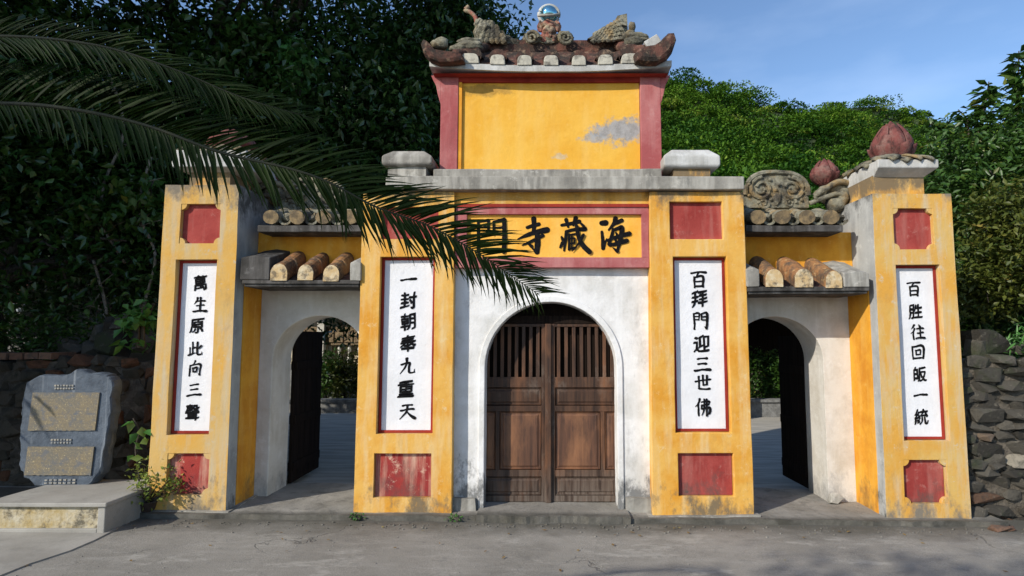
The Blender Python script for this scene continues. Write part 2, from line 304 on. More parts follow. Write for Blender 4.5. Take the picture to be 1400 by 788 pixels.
# ------------------------------------------------------------------ mesh helpers
def obj(name, bm, mats, parent=None, label=None, smooth=False, bevel=0, kind=None, cat=None, group=None, wob=0, wl=.22):
    if wob: wobble(bm, wob, wl)
    bmesh.ops.recalc_face_normals(bm, faces=bm.faces)
    me = bpy.data.meshes.new(name); bm.to_mesh(me); bm.free()
    for m in (mats if isinstance(mats, (list, tuple)) else [mats]): me.materials.append(M[m])
    return link(name, me, parent, label, smooth, bevel, kind, cat, group)
def link(name, me, parent=None, label=None, smooth=False, bevel=0, kind=None, cat=None, group=None):
    o = bpy.data.objects.new(name, me); C.objects.link(o)
    if parent: o.parent = parent; o.matrix_parent_inverse = parent.matrix_basis.inverted()
    if smooth: me.polygons.foreach_set('use_smooth', [True]*len(me.polygons))
    if bevel:
        b = o.modifiers.new('bevel', 'BEVEL'); b.width = bevel; b.segments = 2; b.limit_method = 'ANGLE'; b.angle_limit = R(40)
    for k_, v in (('label', label), ('kind', kind), ('category', cat), ('group', group)):
        if v: o[k_] = v
    return o
def empty(name, loc, label, cat, group=None):
    o = bpy.data.objects.new(name, None); C.objects.link(o); o.location = loc; o['label'] = label; o['category'] = cat
    if group: o['group'] = group
    return o
def wobble(bm, amp, ln=.22):
    bmesh.ops.remove_doubles(bm, verts=bm.verts, dist=1e-5)
    for _ in range(4):
        es = [e for e in bm.edges if e.calc_length() > ln*1.4]
        if not es: break
        bmesh.ops.subdivide_edges(bm, edges=es, cuts=1, use_grid_fill=True)
    for v in bm.verts:
        n = noise.noise_vector(v.co*2.3+Vector((3, 1, 7))) + .5*noise.noise_vector(v.co*9)
        v.co += n*amp
def box(bm, x0, x1, y0, y1, z0, z1, mi=0):
    v = [bm.verts.new(p) for p in ((x0,y0,z0),(x1,y0,z0),(x1,y1,z0),(x0,y1,z0),(x0,y0,z1),(x1,y0,z1),(x1,y1,z1),(x0,y1,z1))]
    for f in ((0,3,2,1),(4,5,6,7),(0,1,5,4),(1,2,6,5),(2,3,7,6),(3,0,4,7)):
        bm.faces.new([v[i] for i in f]).material_index = mi
def prism(bm, pts, y0, y1, mi=0):
    a = [bm.verts.new((p[0], y0, p[1])) for p in pts]; b = [bm.verts.new((p[0], y1, p[1])) for p in pts]; n = len(pts)
    bm.faces.new(a).material_index = mi; bm.faces.new(b[::-1]).material_index = mi
    for i in range(n): bm.faces.new((a[i], b[i], b[(i+1) % n], a[(i+1) % n])).material_index = mi
def frustum(bm, rects, mi=0):
    """stack of (x0,x1,y0,y1,z) rings"""
    rings = [[bm.verts.new(p) for p in ((x0,y0,z),(x1,y0,z),(x1,y1,z),(x0,y1,z))] for (x0,x1,y0,y1,z) in rects]
    bm.faces.new(rings[0][::-1]).material_index = mi; bm.faces.new(rings[-1]).material_index = mi
    for a, b in zip(rings, rings[1:]):
        for i in range(4): bm.faces.new((a[i], a[(i+1) % 4], b[(i+1) % 4], b[i])).material_index = mi
def tube(bm, pts, rad, seg=8, mi=0, flat=1):
    pts = [Vector(p) for p in pts]; rings = []
    if not isinstance(rad, (list, tuple)): rad = [rad]*len(pts)
    ref = Vector((0, 0, 1))
    for i, p in enumerate(pts):
        d = (pts[min(i+1, len(pts)-1)]-pts[max(i-1, 0)]).normalized()
        a = d.cross(ref if abs(d.dot(ref)) < .95 else Vector((1, 0, 0))).normalized(); b = a.cross(d)
        rings.append([bm.verts.new(p+(a*math.cos(t)*rad[i]+b*math.sin(t)*rad[i]*flat)) for t in [2*math.pi*j/seg for j in range(seg)]])
    for r0, r1 in zip(rings, rings[1:]):
        for j in range(seg): bm.faces.new((r0[j], r0[(j+1) % seg], r1[(j+1) % seg], r1[j])).material_index = mi
    bm.faces.new(rings[0][::-1]).material_index = mi; bm.faces.new(rings[-1]).material_index = mi
def lathe(bm, prof, c, seg=20, mi=0, sq=0):
    rings = []
    for r, z in prof:
        rings.append([bm.verts.new((c[0]+r*math.cos(t), c[1]+r*math.sin(t), z)) for t in [2*math.pi*j/seg for j in range(seg)]])
    for r0, r1 in zip(rings, rings[1:]):
        for j in range(seg): bm.faces.new((r0[j], r0[(j+1) % seg], r1[(j+1) % seg], r1[j])).material_index = mi
    bm.faces.new(rings[0][::-1]).material_index = mi; bm.faces.new(rings[-1]).material_index = mi
def hull(bm, pts):
    v = [bm.verts.new(p) for p in pts]; r = bmesh.ops.convex_hull(bm, input=v)
    for x in [g for g in r['geom_interior'] if isinstance(g, bmesh.types.BMVert)]:
        if x.is_valid and not x.link_faces: bm.verts.remove(x)
def lump(bm, c, r, n=2, amp=.25, fr=6, mi=0):
    """eroded stucco lump: displaced icosphere"""
    g = bmesh.ops.create_icosphere(bm, subdivisions=n, radius=1)
    for v in g['verts']:
        d = 1+amp*noise.noise(v.co*1.7+Vector(c)*3)+amp*.5*noise.noise(v.co*fr+Vector(c)*5)
        v.co = Vector((v.co.x*r[0]*d+c[0], v.co.y*r[1]*d+c[1], v.co.z*r[2]*d+c[2]))
    for v in g['verts']:
        for f in v.link_faces: f.material_index = mi
def smooth_path(pts, n=6):
    out = []; p = [Vector(q) for q in pts]; p = [2*p[0]-p[1]]+p+[2*p[-1]-p[-2]]
    for i in range(1, len(p)-2):
        for j in range(n):
            t = j/n
            out.append(.5*((2*p[i])+(-p[i-1]+p[i+1])*t+(2*p[i-1]-5*p[i]+4*p[i+1]-p[i+2])*t*t+(-p[i-1]+3*p[i]-3*p[i+1]+p[i+2])*t**3))
    out.append(p[-2]); return out
def np_mesh(name, V, F, m, hue=None):
    me = bpy.data.meshes.new(name); V = np.asarray(V, np.float32); F = np.asarray(F, np.int32)
    me.vertices.add(len(V)); me.vertices.foreach_set('co', V.ravel()); k_ = F.shape[1]
    me.loops.add(F.size); me.loops.foreach_set('vertex_index', F.ravel())
    me.polygons.add(len(F)); me.polygons.foreach_set('loop_start', np.arange(0, F.size, k_, dtype=np.int32))
    if hue is not None:
        a = me.attributes.new('hue', 'FLOAT', 'FACE'); a.data.foreach_set('value', np.asarray(hue, np.float32))
    me.materials.append(M[m]); me.update(calc_edges=True); me.validate(); return me
def leaves(pts, ln, wd, hang=.5, hue=None, out=None):
    """folded pointed leaves at pts. hang pulls the tips down"""
    n = len(pts); d = rng.normal(size=(n, 3)); d[:, 2] = d[:, 2]*.6-hang
    if out is not None: d += out
    d /= np.linalg.norm(d, axis=1)[:, None]
    s = np.cross(d, rng.normal(size=(n, 3))*np.array([.6, .6, .5])+np.array([0, 0, 1.0])); s /= np.linalg.norm(s, axis=1)[:, None]+1e-9
    up = np.cross(s, d); L_ = (ln*rng.uniform(.65, 1.25, n))[:, None]; W_ = (wd*rng.uniform(.7, 1.2, n))[:, None]
    V = np.stack([pts, pts+d*L_*.42+s*W_*.5+up*W_*.18, pts+d*L_-up*L_*.12, pts+d*L_*.42-s*W_*.5+up*W_*.18], 1).reshape(-1, 3)
    b = np.arange(n)[:, None]*4; F = np.concatenate([b+[0, 1, 2], b+[0, 2, 3]], 1).reshape(-1, 3)
    h = rng.uniform(0, 1, n) if hue is None else np.clip(hue+rng.normal(0, .12, n), 0, 1)
    return V, F, np.repeat(h, 2)
def crown_pts(blobs, total, twig=.22, per=14):
    """twig clusters spread through ellipsoids; returns points and a clump hue"""
    vol = np.array([b[3]*b[4]*b[5] for b in blobs])**.8; out = []; hu = []
    for b, w in zip(blobs, vol/vol.sum()):
        k_ = max(3, int(total*w/per)); d = rng.normal(size=(k_, 3)); d /= np.linalg.norm(d, axis=1)[:, None]
        r = rng.uniform(.15, 1, k_)**.45*(1+.18*np.sin(d[:, 0]*5+b[0])*np.cos(d[:, 2]*6+b[1]))
        c = np.array(b[:3])+d*r[:, None]*np.array(b[3:6])
        p = np.repeat(c, per, 0)+rng.normal(size=(k_*per, 3))*twig*np.array([1, 1, .8])
        out.append(p); hu.append(np.repeat(np.clip(rng.normal(.45, .22, k_), 0, 1), per))
    return np.concatenate(out), np.concatenate(hu)
def tree(name, label, base, blobs, total, ln, wd, leafm, trunk_r=.18, hang=.5, group=None, twig=.22, cat='tree', per=14):
    e = empty(name, base, label, cat, group)
    p, h = crown_pts(blobs, total, twig, per); V, F, H = leaves(p, ln, wd, hang, h)
    link('crown', np_mesh('crown', V, F, leafm, H), e)
    bm = bmesh.new(); B = Vector(base); cz = sum(b[2] for b in blobs)/len(blobs); cx = sum(b[0] for b in blobs)/len(blobs); cy = sum(b[1] for b in blobs)/len(blobs)
    fork = Vector((B.x*.6+cx*.4, B.y*.6+cy*.4, B.z+(cz-B.z)*.45)); mid = (B+fork)/2+Vector((.12, .05, 0))
    tube(bm, smooth_path([B-Vector((0, 0, .2)), mid, fork], 4), [trunk_r*(1.25-.5*i/8) for i in range(9)], 9)
    obj('trunk', bm, 'bark', e, smooth=True)
    for b in blobs:
        bm = bmesh.new(); c = Vector(b[:3]); m1 = (fork+c)/2+Vector((random.uniform(-.2, .2), random.uniform(-.2, .2), .15))
        path = smooth_path([fork-Vector((0, 0, .05)), m1, c], 4); tube(bm, path, [trunk_r*.6*(1-.75*i/(len(path)-1)) for i in range(len(path))], 7)
        for _ in range(5):
            d = Vector([random.gauss(0, 1) for _ in range(3)]).normalized(); q = c+Vector((d.x*b[3], d.y*b[4], d.z*b[5]))*.85
            st = path[random.randint(4, len(path)-1)]; tube(bm, [st, (st+q)/2+Vector((0, 0, .1)), q], [trunk_r*.2, trunk_r*.12, trunk_r*.05], 5)
        obj('limb', bm, 'bark', e, smooth=True)
    return e

# ================================================================== THE SETTING
def sheet(name, x0, x1, y0, y1, m, dz, nx=2, ny=2, zf=gz):
    bm = bmesh.new(); g = [[bm.verts.new((x0+(x1-x0)*i/nx, y0+(y1-y0)*j/ny, zf(x0+(x1-x0)*i/nx)+dz)) for j in range(ny+1)] for i in range(nx+1)]
    for i in range(nx):
        for j in range(ny): bm.faces.new((g[i][j], g[i+1][j], g[i+1][j+1], g[i][j+1]))
    return obj(name, bm, m, kind='structure')
sheet('ground', -600, 600, -400, 900, 'earth', 0, zf=lambda x: -.75)
def slab(name, x0, x1, y0, y1, m, dz, nx=6, edge=None, th=.3):
    bm = bmesh.new(); top = []; 
    for i in range(nx+1):
        x = x0+(x1-x0)*i/nx; e = edge(x) if edge else 0
        top.append([bm.verts.new((x, y0+e, gz(x)+dz)), bm.verts.new((x, y1, gz(x)+dz)), bm.verts.new((x, y1, gz(x)+dz-th)), bm.verts.new((x, y0+e, gz(x)+dz-th))])
    for a, b in zip(top, top[1:]):
        for i in range(4): bm.faces.new((a[i], b[i], b[(i+1) % 4], a[(i+1) % 4]))
    bm.faces.new(top[0]); bm.faces.new(top[-1][::-1]); return bm
obj('road', slab('road', -14, 14, -16, .9, 'road', 0, 28), 'road', kind='structure')
obj('courtyard_paving', slab('c', -14, 14, .905, 9.5, 'court', -.02, 28), 'court', kind='structure')
obj('bank', slab('b', -16, -3.7, 1.15, 2.7, 'earth', .9, 12), 'earth', kind='structure', wob=.07, wl=.5)
obj('bank', slab('b', 4.45, 18, .55, 3.2, 'earth', 1.1, 12), 'earth', kind='structure', wob=.07, wl=.5)
# pale cement apron under the stele, ragged diagonal edge
bm = bmesh.new(); pts = []
for px, py in ((-160, 716), (168, 712), (160, 722), (128, 738), (95, 752), (40, 770), (0, 786), (-80, 812), (-260, 830)):
    r = _f+_u*((394-py)/FPX)+Vector(((px-PPX)/FPX, 0, 0)); t = (.02-CAMH)/r.z; pts.append((t*r.x, CAMY+t*r.y))
pts = [(-7.5, .2), (-3.8, .2)]+[p for p in pts[1:]]+[(-7.5, -2.2)]
a = [bm.verts.new((x, y, gz(x)+.010)) for x, y in pts]; b = [bm.verts.new((x, y, gz(x)-.1)) for x, y in pts]
bm.faces.new(a)
for i in range(len(a)): bm.faces.new((a[i], b[i], b[(i+1) % len(a)], a[(i+1) % len(a)]))
obj('apron', bm, 'apron', kind='structure')
# raised threshold platform that the gate stands on, with a broken front edge
def edge(x): return .035*noise.noise(Vector((x*3.1, 0, 0)))+.02*noise.noise(Vector((x*14, 3, 0)))
obj('platform', slab('p', -3.72, 4.12, -.10, 1.02, 'concrete', .042, 90, edge), 'step', kind='structure', wob=.011, wl=.10)
obj('door_step', slab('s', X(653, 700, -.02), X(860, 700, -.02), -.13, .62, 'apron', .062, 40, edge), 'step', kind='structure', wob=.008, wl=.08)

# ================================================================== THE GATE
gate = empty('temple_gate', (0, 0, 0), 'yellow and red three-bay temple gate with tiled pavilion and Chinese couplets on its pillars', 'gate')

# ---- glyph meshes from the built-in font, dragged with a slanted nib so they read as brush writing
GL = {}
def load_glyphs(chars):
    tmp = []
    for ch in chars:
        cu = bpy.data.curves.new('g', 'FONT'); cu.body = ch; cu.size = 1; cu.resolution_u = 4
        o = bpy.data.objects.new('g', cu); C.objects.link(o); tmp.append((ch, o, cu))
    bpy.context.view_layer.update(); dg = bpy.context.evaluated_depsgraph_get()
    for ch, o, cu in tmp:
        me = bpy.data.meshes.new_from_object(o.evaluated_get(dg)); n = len(me.vertices)
        co = np.zeros(n*3, np.float32); me.vertices.foreach_get('co', co); co = co.reshape(-1, 3)[:, :2]
        fs = [tuple(p.vertices) for p in me.polygons]; lo, hi = co.min(0), co.max(0); c = (lo+hi)/2
        s = max(hi-lo); GL[ch] = ((co-c)/s, fs); bpy.data.objects.remove(o); bpy.data.curves.remove(cu); bpy.data.meshes.remove(me)
COUP = ['萬生原此向三聲', '一封朝奉九重天', '百拜門迎三世佛', '百胜往回皈一統']
load_glyphs(sorted(set(''.join(COUP))))
HS = {   # stroke centre lines in a 100 grid (y down) with half widths
 '一': [([(4,56),(45,50),(96,50)],[6,4.5,8])],
 '三': [([(22,16),(50,13),(80,12)],[5,4,6]),([(26,46),(50,43),(74,43)],[5,4,6]),([(2,84),(50,78),(98,80)],[6,4.5,8])],
 '九': [([(48,4),(44,45),(6,96)],[7,6,2]),([(12,40),(45,32),(66,30),(62,60),(66,88),(96,86)],[5,5,7,6,6,3]),([(96,86),(97,68)],[4,1.5])],
 '天': [([(22,20),(50,14),(80,14)],[5,4,6]),([(10,48),(50,40),(90,40)],[5,4,6]),([(52,14),(46,55),(4,98)],[6,6,2]),([(48,50),(66,74),(98,94)],[3,6,8])],
 '世': [([(2,40),(50,32),(98,30)],[5,4,6]),([(24,12),(26,80)],[6,5]),([(24,82),(60,86),(90,84)],[5,4,6]),([(50,6),(52,62)],[6,5]),([(76,8),(74,60)],[6,5]),([(52,62),(75,60)],[4,4])],
 '生': [([(30,4),(26,24),(6,44)],[6,5,2]),([(20,28),(50,23),(84,22)],[4,4,6]),([(24,56),(50,52),(78,52)],[4,4,5]),([(52,2),(52,92)],[6,6]),([(2,96),(50,89),(98,92)],[5,4.5,8])],
 '向': [([(50,0),(44,12),(34,22)],[6,5,2]),([(14,28),(12,60),(12,98)],[5,6,5]),([(14,30),(50,24),(88,24),(88,60),(86,94)],[4,4,7,6,6]),([(86,94),(74,84)],[6,2]),([(36,46),(37,72)],[5,4]),([(36,47),(64,44),(62,70)],[4,6,4]),([(37,71),(62,69)],[4,4])],
 '百': [([(4,14),(50,8),(98,8)],[5,4,7]),([(50,12),(42,22),(34,32)],[5,4,2]),([(22,36),(24,98)],[6,5]),([(22,37),(78,34),(76,96)],[4,7,6]),([(26,64),(74,62)],[4,4]),([(26,92),(74,91)],[4,5])],
 '回': [([(10,12),(12,92)],[6,5]),([(10,13),(90,10),(88,92)],[5,8,6]),([(12,89),(88,88)],[5,5]),([(34,36),(36,66)],[5,4]),([(34,37),(66,35),(64,64)],[4,6,5]),([(36,64),(64,63)],[4,4])],
 '此': [([(10,44),(12,88)],[5,5]),([(30,8),(32,84)],[6,5]),([(32,46),(50,42)],[4,5]),([(2,94),(24,86),(50,76)],[6,5,3]),([(66,6),(64,60),(70,88),(98,86)],[6,6,6,4]),([(98,86),(98,68)],[4,1.5]),([(94,30),(80,44),(66,52)],[6,5,2])],
 '往': [([(28,4),(20,18),(6,30)],[6,5,2]),([(30,28),(20,46),(2,62)],[6,5,2]),([(20,50),(20,98)],[5,6]),([(62,4),(70,16)],[4,7]),([(44,30),(70,26),(94,25)],[4,4,6]),([(48,58),(90,54)],[4,6]),([(70,28),(70,90)],[5,5]),([(36,94),(70,88),(99,90)],[5,4,7])],
 '門': [([(8,8),(12,60),(12,98)],[5,6,5]),([(10,9),(42,6),(40,44)],[4,6,4]),([(12,26),(40,24)],[3.5,3.5]),([(12,44),(40,42)],[3.5,3.5]),([(58,8),(58,44)],[5,4]),([(58,8),(92,5),(92,60),(88,96)],[4,7,7,6]),([(88,96),(76,84)],[6,1.5]),([(60,26),(90,24)],[3.5,3.5]),([(60,44),(90,42)],[3.5,3.5])],
 '佛': [([(28,2),(20,26),(2,48)],[6,5,2]),([(18,34),(20,98)],[6,5]),([(38,20),(88,15),(84,36)],[4,6,4]),([(42,38),(86,34)],[4,4]),([(42,38),(38,60)],[5,4]),([(38,60),(92,54),(88,84),(78,92)],[4,7,6,2]),([(56,4),(54,60),(38,96)],[5,5,2]),([(72,2),(72,98)],[5,6])],
}
def brushed(ch, cx, cz, w, h, y, parent, seed):
    rr = random.Random(seed); bm = bmesh.new(); q = 0; sh = rr.uniform(-.01, .05)
    def VV(a_, b_):
        n = noise.noise_vector(Vector((a_*.035+seed*2.3, b_*.035, 1)))*3.0; a_ = a_-50+n.x; b_ = 50-b_+n.y+a_*sh
        return bm.verts.new((cx+a_/100*w, y-.0003*(q+1), cz+b_/100*h))
    for pts, ws in HS[ch]:
        path = smooth_path([(p[0], p[1], 0) for p in pts], 6); n = len(path); prev = None; ends = []
        for i, p in enumerate(path):
            t = i/(n-1)*(len(ws)-1); k_ = min(int(t), len(ws)-2); wd_ = (ws[k_]*(1-(t-k_))+ws[k_+1]*(t-k_))*1.22*(1+.22*noise.noise(Vector((p.x*.12+seed, p.y*.12, 3))))
            d = (path[min(i+1, n-1)]-path[max(i-1, 0)]).normalized(); nr = Vector((-d.y, d.x, 0)); a_, b_ = p+nr*wd_, p-nr*wd_; cur = (VV(a_.x, a_.y), VV(b_.x, b_.y))
            if prev: bm.faces.new((prev[0], prev[1], cur[1], cur[0]))
            prev = cur
            if i in (0, n-1): ends.append((p, wd_))
        q += 1
        for p, wd_ in ends:      # slanted press of the brush at both ends
            bm.faces.new([VV(p.x+wd_*1.12*math.cos(t+.7)*1.05, p.y+wd_*.92*math.sin(t+.7)) for t in [2*math.pi*j/9 for j in range(9)]]); q += 1
    obj('brush_character', bm, 'ink', parent)
def glyph(ch, cx, cz, w, h, y, parent, seed):
    if ch in HS: return brushed(ch, cx, cz, w*1.0, h*1.0, y, parent, seed)
    co, fs = GL[ch]; rr = random.Random(seed); bm = bmesh.new(); sh = rr.uniform(.02, .14); rot = rr.uniform(-.05, .05)
    nib = [(0, 0), (.016, .020), (-.016, -.020), (.032, .036), (-.030, -.034), (.014, -.006), (-.008, .018), (.022, .010), (-.022, -.006)]
    for q, (nx_, nz_) in enumerate(nib):
        vs = []
        for (gx, gy) in co:
            n = noise.noise_vector(Vector((gx*5+seed*3.1, gy*5, 0))); n2 = noise.noise_vector(Vector((gx*15+seed, gy*15, 4)))
            a_ = gx+nx_*(1+.7*n2.x)+n.x*.06; b_ = gy+nz_*(1+.7*n2.y)+n.y*.06+a_*sh
            a_, b_ = a_*math.cos(rot)-b_*math.sin(rot), a_*math.sin(rot)+b_*math.cos(rot)
            vs.append(bm.verts.new((cx+a_*w, y-.0004*(q+1), cz+b_*h)))
        for f in fs:
            try: bm.faces.new([vs[i] for i in f])
            except ValueError: pass
    obj('brush_character', bm, 'ink', parent)

def pillar(pxs, ymid, ytop, ybot, yback, panels, mt, side, label, coupl, cz_list, cxs, csize, notch):
    """pxs: left/right px at ymid. panels: (px0,py0,px1,py1,kind)"""
    x0, x1 = X(pxs[0], ymid, 0), X(pxs[1], ymid, 0); zt = Z(pxs[0], ytop, 0); zb = Z(pxs[0], ybot, 0)
    dp = .055; xm = (x0+x1)/2
    pan = []
    for (a0, b0, a1, b1, kd) in panels:
        pan.append((X(a0, (b0+b1)/2, 0), X(a1, (b0+b1)/2, 0), Z(a0, b1, 0), Z(a0, b0, 0), kd))
    xs = sorted({x0, x1}|{v for p in pan for v in p[:2]}); zs = sorted({zb-.12, zt}|{v for p in pan for v in p[2:4]})
    bm = bmesh.new(); vd = {}
    def V(x, y, z):
        k_ = (round(x, 5), round(y, 5), round(z, 5))
        if k_ not in vd: vd[k_] = bm.verts.new((x, y, z))
        return vd[k_]
    for i in range(len(xs)-1):
        for j in range(len(zs)-1):
            cx_, cz_ = (xs[i]+xs[i+1])/2, (zs[j]+zs[j+1])/2
            inside = any(p[0] < cx_ < p[1] and p[2] < cz_ < p[3] for p in pan)
            if not inside: bm.faces.new((V(xs[i], 0, zs[j]), V(xs[i+1], 0, zs[j]), V(xs[i+1], 0, zs[j+1]), V(xs[i], 0, zs[j+1])))
    def div(v0, v1, arr): return [v for v in arr if v0-1e-6 <= v <= v1+1e-6]
    for p in pan:
        d = dp if p[4] != 'c' else .085
        px_ = div(p[0], p[1], xs); pz_ = div(p[2], p[3], zs)
        for a_, b_ in zip(px_, px_[1:]):
            for z_ in (p[2], p[3]): bm.faces.new((V(a_, 0, z_), V(b_, 0, z_), V(b_, d, z_), V(a_, d, z_)))
        for a_, b_ in zip(pz_, pz_[1:]):
            for x_ in (p[0], p[1]): bm.faces.new((V(x_, 0, a_), V(x_, 0, b_), V(x_, d, b_), V(x_, d, a_)))
        bm.faces.new([V(x_, d, p[2]) for x_ in (p[0], p[1])]+[V(x_, d, p[3]) for x_ in (p[1], p[0])])
    for a_, b_ in zip(zs, zs[1:]):
        for x_ in (x0, x1):
            f = bm.faces.new((V(x_, 0, a_), V(x_, 0, b_), V(x_, yback, b_), V(x_, yback, a_))); f.material_index = 1 if (x_ == x1) == (side > 0) else 0
        bm.faces.new((V(x0, yback, a_), V(x0, yback, b_), V(x1, yback, b_), V(x1, yback, a_)))
    for a_, b_ in zip(xs, xs[1:]):
        bm.faces.new((V(a_, 0, zt), V(b_, 0, zt), V(b_, yback, zt), V(a_, yback, zt)))
    # the plaster thickens towards the foot
    wobble(bm, .0035, .2)
    for v in bm.verts: v.co.x = xm+(v.co.x-xm)*(1+.03*(.5-(v.co.z-zb)/(zt-zb)))
    if notch:
        for p in pan:
            if p[4] == 'c': continue
            r = .045
            for sx, sz, xx, zz in ((1, 1, p[0], p[2]), (-1, 1, p[1], p[2]), (1, -1, p[0], p[3]), (-1, -1, p[1], p[3])):
                ar = [(xx-.004*sx, zz-.004*sz)]+[(xx+sx*(r*1.25*math.cos(t)), zz+sz*(r*1.25*math.sin(t))) for t in [math.pi/2*i/6 for i in range(7)]]
                prism(bm, ar, .004, dp+.01)
    pl = obj('pillar', bm, [mt, 'grey_side'], gate, label, bevel=.007)
    for i, p in enumerate(pan):
        bm = bmesh.new(); h = (p[3]-p[2])
        if p[4] == 'c':
            # red line frame standing round the white board
            fw = .028; yb = .058
            box(bm, p[0]+.004, p[1]-.004, yb, .083, p[2]+.004, p[2]+fw); box(bm, p[0]+.004, p[1]-.004, yb, .083, p[3]-fw, p[3]-.004)
            box(bm, p[0]+.004, p[0]+fw, yb, .083, p[2]+fw, p[3]-fw); box(bm, p[1]-fw, p[1]-.004, yb, .083, p[2]+fw, p[3]-fw)
            obj('couplet_frame', bm, 'red_line', pl)
            bm = bmesh.new(); box(bm, p[0]+fw, p[1]-fw, .068, .083, p[2]+fw, p[3]-fw); obj('couplet_board', bm, 'board', pl)
            for q, ch in enumerate(coupl):
                glyph(ch, X(cxs[q], cz_list[q], .066), Z(cxs[q], cz_list[q], .066), csize[0]/151, csize[1]/151, .0665, pl, q+int(pxs[0]))
        else:
            box(bm, p[0]+.003, p[1]-.003, dp-.012, dp-.002, p[2]+.003, p[3]-.003)
            lab = {'r': None, 'f': 'flaking red panel at the foot of the pillar'}[p[4]]
            obj('red_panel', bm, 'red' if p[4] == 'r' else 'red_flaking', pl, lab)
    return pl, x0, x1, zb, zt
YB = .56
pA = pillar((212.5, 317.5), 480, 253, 699, 1.0, [(246, 279, 301, 333, 'r'), (234, 355, 291, 595, 'c'), (228, 620, 285, 677, 'f')], 'yellow_old', 1,
            'outermost left pillar of the gate, notched red panels and the couplet beginning 萬', COUP[0],
            [387, 417, 446, 477, 504, 534, 564], [274, 273.5, 269, 267, 266.5, 265, 263], (19, 21), True)
pB = pillar((490, 619), 480, 262, 709, .9, [(521, 283, 600, 327, 'r'), (517, 351, 593, 594, 'c'), (511, 620, 589, 681, 'f')], 'yellow', -1,
            'left pillar beside the central doorway, behind the palm frond tip', COUP[1],
            [382, 411, 440, 470, 501, 532, 562], [558.5, 558.5, 558, 557.5, 556.5, 555, 556.5], (22, 23), False)
pC = pillar((890, 1024), 480, 262, 706, .9, [(915.5, 276, 988.5, 327, 'r'), (922, 351, 996.5, 592, 'c'), (928, 620, 1003, 679, 'r')], 'yellow', 1,
            'right pillar beside the central doorway, with square red panels', COUP[2],
            [382, 409, 439, 470, 499, 524, 557], [955, 956, 957.5, 959, 960, 961, 961.5], (22, 24), False)
pD = pillar((1202, 1314), 480, 265, 712, 1.0, [(1221.5, 285, 1277, 341, 'r'), (1230.5, 362, 1292, 603, 'c'), (1236.5, 629, 1295, 689, 'r')], 'yellow_worn', -1,
            'outermost right pillar of the gate, notched red panels, beside the rubble wall', COUP[3],
            [395, 426, 454, 482, 512, 540, 570], [1249, 1251.5, 1254, 1255, 1257.5, 1258.5, 1259.5], (19, 21), True)
# low crumbling plinth course under each pillar
for pl, x0, x1, zb, zt in (pA, pB, pC, pD):
    bm = bmesh.new(); box(bm, x0-.05, x1+.05, -.045, .5, gz(x0)-.1, zb+.012); obj('plinth_course', bm, 'concrete', pl, wob=.012, wl=.08)

def bud(bm, cx, cy, z0, h, r, petals=9):
    """closed lotus bud: overlapping pointed petals round a core"""
    lathe(bm, [(r*.5, z0-.02), (r*.86, z0+h*.12), (r*.92, z0+h*.35), (r*.7, z0+h*.62), (r*.36, z0+h*.84), (r*.03, z0+h)], (cx, cy), 14)
    for ring, (k_, hh, rr_, op) in enumerate(((petals-2, .92, .95, .0), (petals, .66, 1.04, .05), (petals, .42, 1.12, .20))):
        for i in range(k_):
            a_ = 2*math.pi*(i+.5*ring)/k_; w = 1.25*math.pi/k_; rows = []
            for j, t in enumerate((0, .12, .25, .38, .5, .63, .75, .88, 1)):
                zz_ = hh*t; env = .55+.45*math.sin(min(1, zz_*2.4)*math.pi/2) if zz_ < .42 else max(.03, math.cos((zz_-.42)/.60*math.pi/2)**.8); rr2 = r*(rr_-.02)*env+op*r*t**3*.7+.012*math.sin(t*math.pi); ww = w*(.55+.7*math.sin(t*math.pi*.75)) if t < 1 else .02
                rows.append([bm.verts.new((cx+(rr2+.014*(1-s*s))*math.cos(a_+ww*s*.6), cy+(rr2+.014*(1-s*s))*math.sin(a_+ww*s*.6), z0+h*hh*t)) for s in (-1, -.5, 0, .5, 1)])
            for r0, r1 in zip(rows, rows[1:]):
                for s in range(4): bm.faces.new((r0[s], r0[s+1], r1[s+1], r1[s]))
